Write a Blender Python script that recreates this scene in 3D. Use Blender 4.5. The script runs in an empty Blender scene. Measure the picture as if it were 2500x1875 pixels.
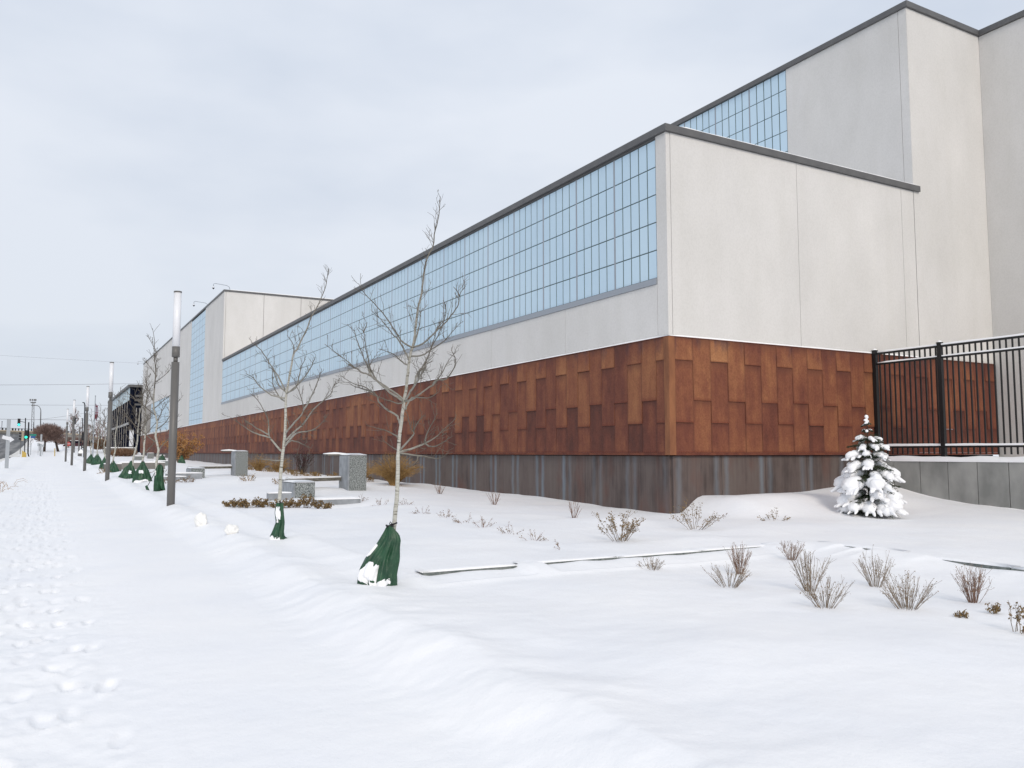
import bpy, bmesh, math, random
import numpy as np
from mathutils import Vector, Matrix, noise as mnoise
R = math.radians
random.seed(7)
sc = bpy.context.scene
col = sc.collection

# ------------------------------------------------------------------ camera
EYE = 1.6
cam = bpy.data.objects.new('camera', bpy.data.cameras.new('camera'))
col.objects.link(cam)
cam.location = (0, 0, EYE)
cam.rotation_euler = (R(90 + 4.74), 0, R(-29.27))
cam.data.sensor_width = 36
cam.data.lens = 2020 / 2500 * 36
cam.data.clip_start = 0.05
cam.data.clip_end = 4000
sc.camera = cam

# ------------------------------------------------------------------ sky, sun, exposure
SUN_EL, SUN_AZ = R(30), R(196)          # azimuth from +Y towards +X: low sun behind the camera, behind thin cloud
w = bpy.data.worlds.new('World'); sc.world = w; w.use_nodes = True
nt = w.node_tree; nt.nodes.clear()
def N(tree, t, **kw):
    n = tree.nodes.new(t)
    for k, v in kw.items(): setattr(n, k, v)
    return n
out = N(nt, 'ShaderNodeOutputWorld'); bg = N(nt, 'ShaderNodeBackground')
sky = N(nt, 'ShaderNodeTexSky'); sky.sky_type = 'NISHITA'; sky.sun_disc = False
sky.sun_elevation = SUN_EL; sky.sun_rotation = SUN_AZ
tc = N(nt, 'ShaderNodeTexCoord'); mp = N(nt, 'ShaderNodeMapping')
mp.inputs['Scale'].default_value = (1.0, 1.0, 2.6)
nz = N(nt, 'ShaderNodeTexNoise'); nz.inputs['Scale'].default_value = 1.7; nz.inputs['Detail'].default_value = 5; nz.inputs['Roughness'].default_value = .5
cr = N(nt, 'ShaderNodeValToRGB')
cr.color_ramp.elements[0].position = .37; cr.color_ramp.elements[0].color = (.575, .635, .735, 1)
cr.color_ramp.elements[1].position = .63; cr.color_ramp.elements[1].color = (.74, .78, .85, 1)
sc10 = N(nt, 'ShaderNodeVectorMath', operation='SCALE'); sc10.inputs['Scale'].default_value = 10
grd = N(nt, 'ShaderNodeSeparateXYZ'); gm = N(nt, 'ShaderNodeMapRange')
gm.inputs['From Min'].default_value = 0.0; gm.inputs['From Max'].default_value = .45
gm.inputs['To Min'].default_value = .92; gm.inputs['To Max'].default_value = 1.04
sc2 = N(nt, 'ShaderNodeVectorMath', operation='SCALE')
mx = N(nt, 'ShaderNodeMix', data_type='RGBA'); mx.inputs['Factor'].default_value = .93
L = nt.links
L.new(tc.outputs['Generated'], mp.inputs['Vector']); L.new(mp.outputs['Vector'], nz.inputs['Vector'])
L.new(nz.outputs['Fac'], cr.inputs['Fac']); L.new(cr.outputs['Color'], sc10.inputs[0])
L.new(tc.outputs['Generated'], grd.inputs[0]); L.new(grd.outputs['Z'], gm.inputs['Value'])
L.new(sc10.outputs[0], sc2.inputs[0]); L.new(gm.outputs['Result'], sc2.inputs['Scale'])
L.new(sky.outputs['Color'], mx.inputs['A']); L.new(sc2.outputs[0], mx.inputs['B'])
L.new(mx.outputs['Result'], bg.inputs['Color']); bg.inputs['Strength'].default_value = .1
L.new(bg.outputs[0], out.inputs['Surface'])
sun = bpy.data.objects.new('sun', bpy.data.lights.new('sun', 'SUN')); col.objects.link(sun)
sun.data.energy = 1.45; sun.data.angle = R(16); sun.data.color = (1, .89, .76)
sdir = Vector((math.sin(SUN_AZ) * math.cos(SUN_EL), math.cos(SUN_AZ) * math.cos(SUN_EL), math.sin(SUN_EL)))
sun.rotation_euler = (-sdir).to_track_quat('-Z', 'Y').to_euler()
sun.location = (0, -20, 30)
sc.view_settings.view_transform = 'Standard'; sc.view_settings.look = 'None'
sc.view_settings.gamma = 1; sc.view_settings.exposure = .13; sc.view_settings.use_curve_mapping = False
sc.cycles.use_denoising = True
sc.cycles.max_bounces = 5; sc.cycles.diffuse_bounces = 3; sc.cycles.glossy_bounces = 2

# ------------------------------------------------------------------ materials
def mat(name, base=(.5, .5, .5), rough=.6, spec=.3, metal=0, emis=None, estr=0):
    m = bpy.data.materials.new(name); m.use_nodes = True
    b = m.node_tree.nodes['Principled BSDF']
    b.inputs['Base Color'].default_value = (*base, 1); b.inputs['Roughness'].default_value = rough
    b.inputs['Specular IOR Level'].default_value = spec; b.inputs['Metallic'].default_value = metal
    if emis: b.inputs['Emission Color'].default_value = (*emis, 1); b.inputs['Emission Strength'].default_value = estr
    return m
def noisy(name, c0, c1, scale=5, rough=.7, spec=.25, stretch=(1, 1, 1), bump=0, bscale=40, detail=5, p0=.35, p1=.65, space='Object', metal=0):
    m = mat(name, c0, rough, spec, metal); t = m.node_tree; b = t.nodes['Principled BSDF']; l = t.links
    if space == 'World':
        g = N(t, 'ShaderNodeNewGeometry'); src = g.outputs['Position']
    else:
        g = N(t, 'ShaderNodeTexCoord'); src = g.outputs['Object']
    mpn = N(t, 'ShaderNodeMapping'); mpn.inputs['Scale'].default_value = stretch
    l.new(src, mpn.inputs['Vector'])
    n = N(t, 'ShaderNodeTexNoise'); n.inputs['Scale'].default_value = scale; n.inputs['Detail'].default_value = detail
    l.new(mpn.outputs[0], n.inputs['Vector'])
    r = N(t, 'ShaderNodeValToRGB'); r.color_ramp.elements[0].position = p0; r.color_ramp.elements[1].position = p1
    r.color_ramp.elements[0].color = (*c0, 1); r.color_ramp.elements[1].color = (*c1, 1)
    l.new(n.outputs['Fac'], r.inputs['Fac']); l.new(r.outputs['Color'], b.inputs['Base Color'])
    if bump:
        n2 = N(t, 'ShaderNodeTexNoise'); n2.inputs['Scale'].default_value = bscale; n2.inputs['Detail'].default_value = 4
        l.new(src, n2.inputs['Vector'])
        bp = N(t, 'ShaderNodeBump'); bp.inputs['Strength'].default_value = bump; bp.inputs['Distance'].default_value = .02
        l.new(n2.outputs['Fac'], bp.inputs['Height']); l.new(bp.outputs[0], b.inputs['Normal'])
    return m

def make_snow():
    m = mat('snow', (.86, .875, .905), .55, .3); t = m.node_tree; b = t.nodes['Principled BSDF']; l = t.links
    g = N(t, 'ShaderNodeNewGeometry')
    n0 = N(t, 'ShaderNodeTexNoise'); n0.inputs['Scale'].default_value = .7; n0.inputs['Detail'].default_value = 3
    l.new(g.outputs['Position'], n0.inputs['Vector'])
    r = N(t, 'ShaderNodeValToRGB'); r.color_ramp.elements[0].color = (.875, .885, .91, 1); r.color_ramp.elements[1].color = (.93, .93, .935, 1)
    r.color_ramp.elements[0].position = .3; r.color_ramp.elements[1].position = .7
    l.new(n0.outputs['Fac'], r.inputs['Fac']); l.new(r.outputs['Color'], b.inputs['Base Color'])
    last = None
    for s, st, dist, d in ((7, .18, .05, 4), (60, .3, .008, 3), (260, .2, .003, 2)):
        n = N(t, 'ShaderNodeTexNoise'); n.inputs['Scale'].default_value = s; n.inputs['Detail'].default_value = d
        l.new(g.outputs['Position'], n.inputs['Vector'])
        bp = N(t, 'ShaderNodeBump'); bp.inputs['Strength'].default_value = st; bp.inputs['Distance'].default_value = dist
        l.new(n.outputs['Fac'], bp.inputs['Height'])
        if last: l.new(last.outputs[0], bp.inputs['Normal'])
        last = bp
    l.new(last.outputs[0], b.inputs['Normal'])
    return m
SNOW = make_snow()
SNOWD = noisy('old_dirty_snow', (.62, .60, .56), (.80, .79, .77), 1.2, .7, .2, space='World')
def make_stucco():
    m = noisy('cream_render', (.685, .672, .655), (.735, .72, .70), .7, .88, .12, (1, 1, .45), .5, 150, space='World', p0=.3, p1=.7)
    t = m.node_tree; b = t.nodes['Principled BSDF']; l = t.links; src = b.inputs['Base Color'].links[0].from_socket
    g = N(t, 'ShaderNodeNewGeometry')
    for sc_, st, lo, p0, p1, d in ((2.6, (1, 1, .07), .98, .30, .5, 5), (26, (1, 1, .8), .93, .25, .6, 4), (.22, (1, 1, 1), .96, .4, .6, 2), (1.7, (1, 1, .5), .965, .35, .6, 4)):
        mpn = N(t, 'ShaderNodeMapping'); mpn.inputs['Scale'].default_value = st; l.new(g.outputs['Position'], mpn.inputs['Vector'])
        n = N(t, 'ShaderNodeTexNoise'); n.inputs['Scale'].default_value = sc_; n.inputs['Detail'].default_value = d; l.new(mpn.outputs[0], n.inputs['Vector'])
        r = N(t, 'ShaderNodeValToRGB'); r.color_ramp.elements[0].position = p0; r.color_ramp.elements[1].position = p1
        r.color_ramp.elements[0].color = (lo, lo, lo * .995, 1); r.color_ramp.elements[1].color = (1, 1, 1, 1); l.new(n.outputs['Fac'], r.inputs['Fac'])
        x = N(t, 'ShaderNodeMix', data_type='RGBA', blend_type='MULTIPLY'); x.inputs['Factor'].default_value = 1; l.new(src, x.inputs['A']); l.new(r.outputs['Color'], x.inputs['B']); src = x.outputs['Result']
    l.new(src, b.inputs['Base Color']); return m
STUCCO = make_stucco()
STUCCOG = noisy('grey_joint', (.42, .41, .40), (.50, .49, .475), 2, .9, .1)
COPING = noisy('grey_coping_metal', (.105, .105, .108), (.125, .125, .125), 3, .5, .35, space='World')
FRAME = mat('grey_window_frame', (.30, .33, .37), .45, .4)
JOINT = mat('dark_green_grey_bar', (.09, .135, .14), .5, .3)
def make_pane():
    m = mat('blue_translucent_pane', (.42, .59, .75), .38, .35); t = m.node_tree; b = t.nodes['Principled BSDF']; l = t.links
    g = N(t, 'ShaderNodeNewGeometry'); o = N(t, 'ShaderNodeObjectInfo')
    n = N(t, 'ShaderNodeTexNoise'); n.inputs['Scale'].default_value = .35; n.inputs['Detail'].default_value = 2
    l.new(g.outputs['Position'], n.inputs['Vector'])
    a = N(t, 'ShaderNodeMath', operation='ADD'); l.new(n.outputs['Fac'], a.inputs[0])
    k = N(t, 'ShaderNodeMath', operation='MULTIPLY_ADD'); k.inputs[1].default_value = .2; k.inputs[2].default_value = -.1
    l.new(o.outputs['Random'], k.inputs[0]); l.new(k.outputs[0], a.inputs[1])
    r = N(t, 'ShaderNodeValToRGB'); r.color_ramp.elements[0].position = .25; r.color_ramp.elements[1].position = .75
    r.color_ramp.elements[0].color = (.49, .645, .765, 1); r.color_ramp.elements[1].color = (.545, .695, .80, 1)
    l.new(a.outputs[0], r.inputs['Fac']); l.new(r.outputs['Color'], b.inputs['Base Color'])
    return m
PANE = make_pane()

def make_rust():
    m = mat('rusted_steel_panel', (.2, .07, .03), .72, .25); t = m.node_tree; b = t.nodes['Principled BSDF']; l = t.links
    g = N(t, 'ShaderNodeNewGeometry'); o = N(t, 'ShaderNodeObjectInfo'); uv = N(t, 'ShaderNodeUVMap')
    su = N(t, 'ShaderNodeSeparateXYZ'); l.new(uv.outputs[0], su.inputs[0])
    sp = N(t, 'ShaderNodeSeparateXYZ'); l.new(g.outputs['Position'], sp.inputs[0])
    def M(op, *a, clamp=False):
        n = N(t, 'ShaderNodeMath', operation=op); n.use_clamp = clamp
        for i, x in enumerate(a):
            if isinstance(x, (int, float)): n.inputs[i].default_value = x
            else: l.new(x, n.inputs[i])
        return n.outputs[0]
    def noise(scale, st, detail=4, off=0):
        mpn = N(t, 'ShaderNodeMapping'); mpn.inputs['Scale'].default_value = st; mpn.inputs['Location'].default_value = (off, off * .7, off)
        l.new(g.outputs['Position'], mpn.inputs['Vector'])
        n = N(t, 'ShaderNodeTexNoise'); n.inputs['Scale'].default_value = scale; n.inputs['Detail'].default_value = detail; n.inputs['Roughness'].default_value = .6
        l.new(mpn.outputs[0], n.inputs['Vector']); return n.outputs['Fac']
    rnd = M('FRACT', M('ADD', o.outputs['Random'], g.outputs['Random Per Island']))
    streak = noise(4.2, (1, 1, .16), 4); blot = noise(.75, (1, 1, .7), 6, 5); fine = noise(30, (1, 1, .8), 5, 9); mott = noise(3.4, (1, 1, .75), 6, 14)
    side = M('MULTIPLY', M('ABSOLUTE', N(t, 'ShaderNodeSeparateXYZ').outputs[1]), 1.0)
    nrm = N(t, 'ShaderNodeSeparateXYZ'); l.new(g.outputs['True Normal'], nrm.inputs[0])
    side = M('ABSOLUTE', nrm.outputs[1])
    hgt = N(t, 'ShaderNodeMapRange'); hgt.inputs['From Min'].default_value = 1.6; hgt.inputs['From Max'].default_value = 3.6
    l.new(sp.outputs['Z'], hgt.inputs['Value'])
    v = M('ADD', M('MULTIPLY', rnd, .36), M('ADD', M('MULTIPLY', streak, .75), M('MULTIPLY', mott, .55)))
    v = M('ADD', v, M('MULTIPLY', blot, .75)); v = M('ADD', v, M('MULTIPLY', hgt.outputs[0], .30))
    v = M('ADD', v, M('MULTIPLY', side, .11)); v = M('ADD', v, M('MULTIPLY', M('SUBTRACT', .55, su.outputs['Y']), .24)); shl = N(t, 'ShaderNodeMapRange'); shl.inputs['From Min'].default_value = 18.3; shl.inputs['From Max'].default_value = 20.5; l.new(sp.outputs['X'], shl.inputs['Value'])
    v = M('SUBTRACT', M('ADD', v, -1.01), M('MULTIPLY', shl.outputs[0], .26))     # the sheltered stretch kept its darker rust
    rp = N(t, 'ShaderNodeValToRGB'); e = rp.color_ramp.elements
    e[0].position = 0; e[0].color = (.095, .036, .027, 1); e[1].position = 1; e[1].color = (.37, .172, .078, 1)
    for p, c in ((.25, (.15, .050, .033)), (.5, (.215, .078, .042)), (.75, (.29, .120, .056))):
        q = rp.color_ramp.elements.new(p); q.color = (*c, 1)
    l.new(v, rp.inputs['Fac'])
    # dark purple run-off stains under the ledge of the top row
    top = N(t, 'ShaderNodeMapRange'); top.inputs['From Min'].default_value = 3.75; top.inputs['From Max'].default_value = 4.2; l.new(sp.outputs['Z'], top.inputs['Value'])
    dk = noise(2.6, (1, 1, .5), 3, 3)
    st = M('MULTIPLY', top.outputs[0], M('MULTIPLY_ADD', dk, 7.0, -3.7, clamp=True), clamp=True)
    m1 = N(t, 'ShaderNodeMix', data_type='RGBA'); l.new(M('MULTIPLY', st, .75), m1.inputs['Factor']); l.new(rp.outputs['Color'], m1.inputs['A']); m1.inputs['B'].default_value = (.085, .045, .05, 1)
    # darker along the side and top edges, and a redder lower lip
    u = su.outputs['X']; vv = su.outputs['Y']
    eu = M('MINIMUM', u, M('SUBTRACT', 1.0, u)); ed = M('SUBTRACT', 1.0, M('MULTIPLY', eu, 11.0), clamp=True)
    ev = M('SUBTRACT', 1.0, M('MULTIPLY', vv, 16.0), clamp=True); et = M('SUBTRACT', 1.0, M('MULTIPLY', M('SUBTRACT', 1.0, vv), 7.0), clamp=True)
    m2 = N(t, 'ShaderNodeMix', data_type='RGBA'); l.new(M('MULTIPLY', M('MAXIMUM', M('MULTIPLY', ed, .55), M('MULTIPLY', et, .9)), fine), m2.inputs['Factor'])
    l.new(m1.outputs['Result'], m2.inputs['A']); m2.inputs['B'].default_value = (.07, .03, .025, 1)
    m3 = N(t, 'ShaderNodeMix', data_type='RGBA'); l.new(M('MULTIPLY', ev, .6), m3.inputs['Factor']); l.new(m2.outputs['Result'], m3.inputs['A']); m3.inputs['B'].default_value = (.14, .035, .02, 1)
    m4 = N(t, 'ShaderNodeMix', data_type='RGBA', blend_type='MULTIPLY'); m4.inputs['Factor'].default_value = 1
    fr = N(t, 'ShaderNodeValToRGB'); fr.color_ramp.elements[0].position = .3; fr.color_ramp.elements[1].position = .7
    fr.color_ramp.elements[0].color = (.78, .76, .74, 1); fr.color_ramp.elements[1].color = (1.12, 1.12, 1.12, 1); l.new(fine, fr.inputs['Fac'])
    l.new(m3.outputs['Result'], m4.inputs['A']); l.new(fr.outputs['Color'], m4.inputs['B'])
    l.new(m4.outputs['Result'], b.inputs['Base Color'])
    bp = N(t, 'ShaderNodeBump'); bp.inputs['Strength'].default_value = .35; bp.inputs['Distance'].default_value = .004; l.new(fine, bp.inputs['Height']); l.new(bp.outputs[0], b.inputs['Normal'])
    return m
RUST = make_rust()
RUSTTRIM = noisy('bright_rust_trim', (.17, .068, .036), (.28, .118, .055), 4, .7, .25, (1, 1, .3), space='World')
RUSTLIP = noisy('red_brown_rust_lip', (.11, .035, .025), (.17, .055, .03), 5, .7, .25, space='World')

def make_base():
    m = mat('weathered_steel_base', (.1, .08, .075), .62, .3); t = m.node_tree; b = t.nodes['Principled BSDF']; l = t.links
    g = N(t, 'ShaderNodeNewGeometry'); uv = N(t, 'ShaderNodeUVMap'); o = N(t, 'ShaderNodeObjectInfo')
    su = N(t, 'ShaderNodeSeparateXYZ'); l.new(uv.outputs[0], su.inputs[0])
    def M(op, *a, clamp=False):
        n = N(t, 'ShaderNodeMath', operation=op); n.use_clamp = clamp
        for i, x in enumerate(a):
            if isinstance(x, (int, float)): n.inputs[i].default_value = x
            else: l.new(x, n.inputs[i])
        return n.outputs[0]
    def noise(scale, st, detail=4, p=0):
        mpn = N(t, 'ShaderNodeMapping'); mpn.inputs['Scale'].default_value = st; mpn.inputs['Location'].default_value = (p, p, p)
        l.new(g.outputs['Position'], mpn.inputs['Vector'])
        n = N(t, 'ShaderNodeTexNoise'); n.inputs['Scale'].default_value = scale; n.inputs['Detail'].default_value = detail
        l.new(mpn.outputs[0], n.inputs['Vector']); return n.outputs['Fac']
    r = N(t, 'ShaderNodeValToRGB'); e = r.color_ramp.elements
    e[0].position = .3; e[0].color = (.058, .044, .041, 1); e[1].position = .7; e[1].color = (.135, .112, .10, 1)
    q = e.new(.5); q.color = (.115, .088, .08, 1)
    big = M('ADD', M('MULTIPLY', noise(2.2, (1, 1, .5)), .6), M('MULTIPLY', noise(14, (1, 1, .06), 3, 4), .4))
    l.new(M('ADD', big, M('MULTIPLY_ADD', o.outputs['Random'], .12, -.06)), r.inputs['Fac'])
    red = N(t, 'ShaderNodeMix', data_type='RGBA'); l.new(M('MULTIPLY_ADD', noise(1.3, (1, 1, .4), 3, 8), 4.0, -2.2, clamp=True), red.inputs['Factor'])
    l.new(r.outputs['Color'], red.inputs['A']); red.inputs['B'].default_value = (.13, .055, .04, 1)
    u = su.outputs['X']; d = M('MINIMUM', u, M('SUBTRACT', 1.0, u))     # distance from the joint
    wob = M('MULTIPLY_ADD', noise(3.0, (1, 1, .8), 3, 2), .09, -.045)
    s = M('SUBTRACT', 1.0, M('MULTIPLY', M('ABSOLUTE', M('SUBTRACT', M('ADD', d, wob), .105)), 13.0), clamp=True)
    s = M('MULTIPLY', s, M('MULTIPLY_ADD', noise(1.1, (1, 1, .3), 3, 12), 3.4, -.7, clamp=True))
    st = N(t, 'ShaderNodeMix', data_type='RGBA'); l.new(M('MULTIPLY', s, M('MULTIPLY_ADD', o.outputs['Random'], .55, .25)), st.inputs['Factor']); l.new(red.outputs['Result'], st.inputs['A']); st.inputs['B'].default_value = (.195, .245, .29, 1)
    l.new(st.outputs['Result'], b.inputs['Base Color'])
    return m
BASE = make_base()
DARK = mat('dark_joint_backing', (.03, .025, .024), .9, .1)
IRON = mat('black_painted_iron', (.012, .013, .014), .35, .4)
BLACKP = mat('black_paint', (.015, .015, .018), .4, .4)
def make_conc():
    m = noisy('grey_concrete_panel', (.23, .235, .225), (.36, .36, .345), 1.9, .85, .2, (1, 1, .6), .4, 60, space='World')
    return m
CONC = make_conc()
CONCD = noisy('dim_bridge_concrete', (.17, .165, .155), (.26, .25, .23), .35, .9, .1, space='World')
CONCB = noisy('beige_concrete', (.36, .31, .24), (.48, .42, .33), .5, .9, .1, space='World')
GRAN = noisy('speckled_grey_granite', (.07, .085, .085), (.34, .36, .355), 42, .6, .3, detail=2, p0=.38, p1=.62, space='World')
GRANS = noisy('smooth_grey_granite', (.23, .245, .26), (.34, .36, .385), 4, .6, .3, space='World')
GRANC = noisy('dark_granite_kerb', (.10, .12, .115), (.21, .225, .215), 18, .7, .2, space='World')
PLANK = noisy('weathered_bench_wood', (.10, .095, .08), (.19, .175, .15), 6, .7, .2, (.3, 3, 3), space='World')
LAMPM = noisy('taupe_painted_post', (.125, .12, .115), (.145, .14, .132), 1.2, .42, .4, space='World')
GLOBE = mat('white_lamp_tube', (.80, .81, .84), .25, .5)
POSTG = mat('light_grey_post', (.36, .39, .42), .45, .4)
SIGNW = mat('white_sign_face', (.72, .74, .78), .5, .3)
GREENBAG = noisy('green_woven_bag', (.012, .052, .026), (.022, .085, .040), 7, .45, .45, bump=.5, bscale=18, space='World')
STRAP = mat('black_strap', (.02, .02, .022), .5, .3)
NEEDLE = noisy('dark_fir_needles', (.018, .030, .016), (.06, .08, .045), 9, .7, .2, space='World')
TWIGR = noisy('red_brown_twigs', (.14, .085, .065), (.28, .18, .135), 12, .8, .1, space='World')
TWIGB = noisy('grey_brown_stems', (.165, .13, .10), (.31, .25, .19), 12, .8, .1, space='World')
LEAFB = noisy('dry_brown_leaf', (.13, .085, .04), (.26, .18, .085), 14, .8, .15, space='World')
LEAFO = noisy('rusty_orange_leaf', (.26, .125, .045), (.50, .27, .11), 5, .8, .1, space='World')
GRASSM = noisy('straw_brown_grass', (.22, .13, .05), (.40, .26, .115), 6, .85, .1, space='World')
BROWNS = noisy('brown_brush', (.15, .085, .05), (.27, .17, .11), 2, .9, .1, space='World')
BARKD = noisy('dark_bark_and_deck_shade', (.045, .035, .03), (.09, .07, .06), 5, .9, .1, space='World')
BUSHF = noisy('far_brown_twig_crown', (.17, .115, .10), (.28, .20, .175), 1.2, .9, .1, space='World')
ASPH = noisy('wet_asphalt_with_slush', (.055, .055, .058), (.30, .29, .28), .22, .6, .3, (2.2, .10, 1), space='World', p0=.42, p1=.72)
GLASSD = mat('dark_blue_glass', (.008, .011, .022), .9, 0)
PALEP = mat('pale_glass_band', (.42, .55, .60), .3, .4)
LIGHTM = mat('light_metal_fin', (.33, .32, .31), .4, .4)
YEL = mat('yellow_paint', (.50, .36, .10), .5, .3)
GREENL = mat('green_signal_light', (.02, .3, .2), .4, .3, emis=(.02, 1, .55), estr=1.6)
CYANL = mat('cyan_green_signal_light', (.02, .3, .3), .4, .3, emis=(.05, .9, .85), estr=1.6)
SIGNG = mat('green_sign', (.02, .22, .17), .5, .3)
SIGNB = mat('blue_sign', (.03, .10, .28), .5, .3)
REDP = mat('red_paint', (.40, .08, .07), .5, .3)
MAROON = mat('maroon_car_paint', (.05, .012, .018), .3, .5)
FLAGM = noisy('red_and_white_striped_flag', (.24, .06, .09), (.42, .38, .44), 2.2, .8, .1, (.2, .2, 3), p0=.48, p1=.52, space='World')
WIRE = mat('grey_wire', (.22, .22, .24), .6, .2)

def make_bark(lo, hi):
    m = mat('pale_aspen_bark', (.4, .4, .35), .8, .2); t = m.node_tree; b = t.nodes['Principled BSDF']; l = t.links
    a = N(t, 'ShaderNodeAttribute'); a.attribute_name = 'rad'
    g = N(t, 'ShaderNodeNewGeometry')
    mpn = N(t, 'ShaderNodeMapping'); mpn.inputs['Scale'].default_value = (4, 4, 22); l.new(g.outputs['Position'], mpn.inputs['Vector'])
    n = N(t, 'ShaderNodeTexNoise'); n.inputs['Scale'].default_value = 2.2; n.inputs['Detail'].default_value = 4; l.new(mpn.outputs[0], n.inputs['Vector'])
    r = N(t, 'ShaderNodeValToRGB'); e = r.color_ramp.elements
    e[0].position = .33; e[0].color = (.09, .085, .07, 1); e[1].position = .40; e[1].color = (.40, .39, .34, 1); q = e.new(.75); q.color = (.56, .56, .52, 1)
    l.new(n.outputs['Fac'], r.inputs['Fac'])
    mr = N(t, 'ShaderNodeMapRange'); mr.inputs['From Min'].default_value = lo; mr.inputs['From Max'].default_value = hi
    l.new(a.outputs['Fac'], mr.inputs['Value'])
    mxx = N(t, 'ShaderNodeMix', data_type='RGBA'); l.new(mr.outputs[0], mxx.inputs['Factor']); mxx.inputs['A'].default_value = (.125, .11, .09, 1); l.new(r.outputs['Color'], mxx.inputs['B'])
    l.new(mxx.outputs['Result'], b.inputs['Base Color'])
    return m
BARK = make_bark(.005, .019)
BARKF = make_bark(.014, .032)

# ------------------------------------------------------------------ mesh helpers
class MB:
    def __init__(s): s.v = []; s.f = []; s.uv = []; s.mi = []; s.rad = []; s.cur = 0
    def quad(s, pts, uv=None, rad=0):
        i = len(s.v); s.v += [tuple(p) for p in pts]; s.f.append(tuple(range(i, i + len(pts)))); s.rad += [rad] * len(pts)
        s.uv.append(uv or [(0, 0), (1, 0), (1, 1), (0, 1)][:len(pts)] if len(pts) <= 4 else [(0, 0)] * len(pts)); s.mi.append(s.cur)
    def box(s, x0, x1, y0, y1, z0, z1):
        i = len(s.v)
        s.v += [(x0, y0, z0), (x1, y0, z0), (x1, y1, z0), (x0, y1, z0), (x0, y0, z1), (x1, y0, z1), (x1, y1, z1), (x0, y1, z1)]
        s.rad += [0] * 8
        for f in ((3, 2, 1, 0), (4, 5, 6, 7), (0, 1, 5, 4), (2, 3, 7, 6), (1, 2, 6, 5), (3, 0, 4, 7)):
            s.f.append(tuple(i + k for k in f)); s.uv.append([(0, 0), (1, 0), (1, 1), (0, 1)]); s.mi.append(s.cur)
        return s
    def wedge(s, w, h, dt, db):
        """lapped sheet: along +x, outward -y, dt thick at its top and db thick at its bottom edge"""
        i = len(s.v)
        s.v += [(0, -db, 0), (w, -db, 0), (w, .01, 0), (0, .01, 0), (0, -dt, h), (w, -dt, h), (w, .01, h), (0, .01, h)]; s.rad += [0] * 8
        for f in ((3, 2, 1, 0), (4, 5, 6, 7), (0, 1, 5, 4), (2, 3, 7, 6), (1, 2, 6, 5), (3, 0, 4, 7)):
            s.f.append(tuple(i + k for k in f)); s.uv.append([(0, 0), (1, 0), (1, 1), (0, 1)]); s.mi.append(s.cur)
        return s
    def tube(s, pts, rads, n=6, cap=True):
        pts = [Vector(p) for p in pts]; i0 = len(s.v)
        if isinstance(rads, (int, float)): rads = [rads] * len(pts)
        up = None
        for k, p in enumerate(pts):
            d = (pts[min(k + 1, len(pts) - 1)] - pts[max(k - 1, 0)])
            d = d.normalized() if d.length > 1e-9 else Vector((0, 0, 1))
            if up is None: up = d.orthogonal().normalized()
            up = (up - d * up.dot(d)); up = up.normalized() if up.length > 1e-6 else d.orthogonal().normalized()
            sd = d.cross(up)
            for j in range(n):
                a = 2 * math.pi * j / n
                s.v.append(tuple(p + (up * math.cos(a) + sd * math.sin(a)) * rads[k])); s.rad.append(rads[k])
        for k in range(len(pts) - 1):
            for j in range(n):
                a, b = i0 + k * n + j, i0 + k * n + (j + 1) % n
                s.f.append((a, b, b + n, a + n)); s.uv.append([(0, 0), (1, 0), (1, 1), (0, 1)]); s.mi.append(s.cur)
        if cap:
            for k, rev in ((0, True), (len(pts) - 1, False)):
                f = [i0 + k * n + j for j in range(n)]
                if rev: f.reverse()
                s.f.append(tuple(f)); s.uv.append([(0, 0)] * n); s.mi.append(s.cur)
        return s
    def prism(s, poly, axis, a0, a1):
        """closed outline (2D) pushed along an axis ('x','y','z')"""
        def P(u, v, t): return {'x': (t, u, v), 'y': (u, t, v), 'z': (u, v, t)}[axis]
        i = len(s.v); n = len(poly)
        s.v += [P(u, v, a0) for u, v in poly] + [P(u, v, a1) for u, v in poly]; s.rad += [0] * 2 * n
        s.f.append(tuple(range(i, i + n))); s.f.append(tuple(range(i + 2 * n - 1, i + n - 1, -1))); s.uv += [[(0, 0)] * n] * 2; s.mi += [s.cur] * 2
        for k in range(n):
            a, b = i + k, i + (k + 1) % n; s.f.append((a, b, b + n, a + n)); s.uv.append([(0, 0)] * 4); s.mi.append(s.cur)
        return s
    def mesh(s, name, mats, smooth=False):
        me = bpy.data.meshes.new(name); me.from_pydata(s.v, [], s.f)
        if not isinstance(mats, (list, tuple)): mats = [mats]
        for m in mats: me.materials.append(m)
        if len(mats) > 1: me.polygons.foreach_set('material_index', s.mi)
        ul = me.uv_layers.new(name='UVMap'); ul.data.foreach_set('uv', [c for f in s.uv for p in f for c in p])
        if any(s.rad): me.attributes.new('rad', 'FLOAT', 'POINT').data.foreach_set('value', s.rad)
        if smooth: me.polygons.foreach_set('use_smooth', [True] * len(me.polygons))
        me.validate(); me.update(); return me

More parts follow.
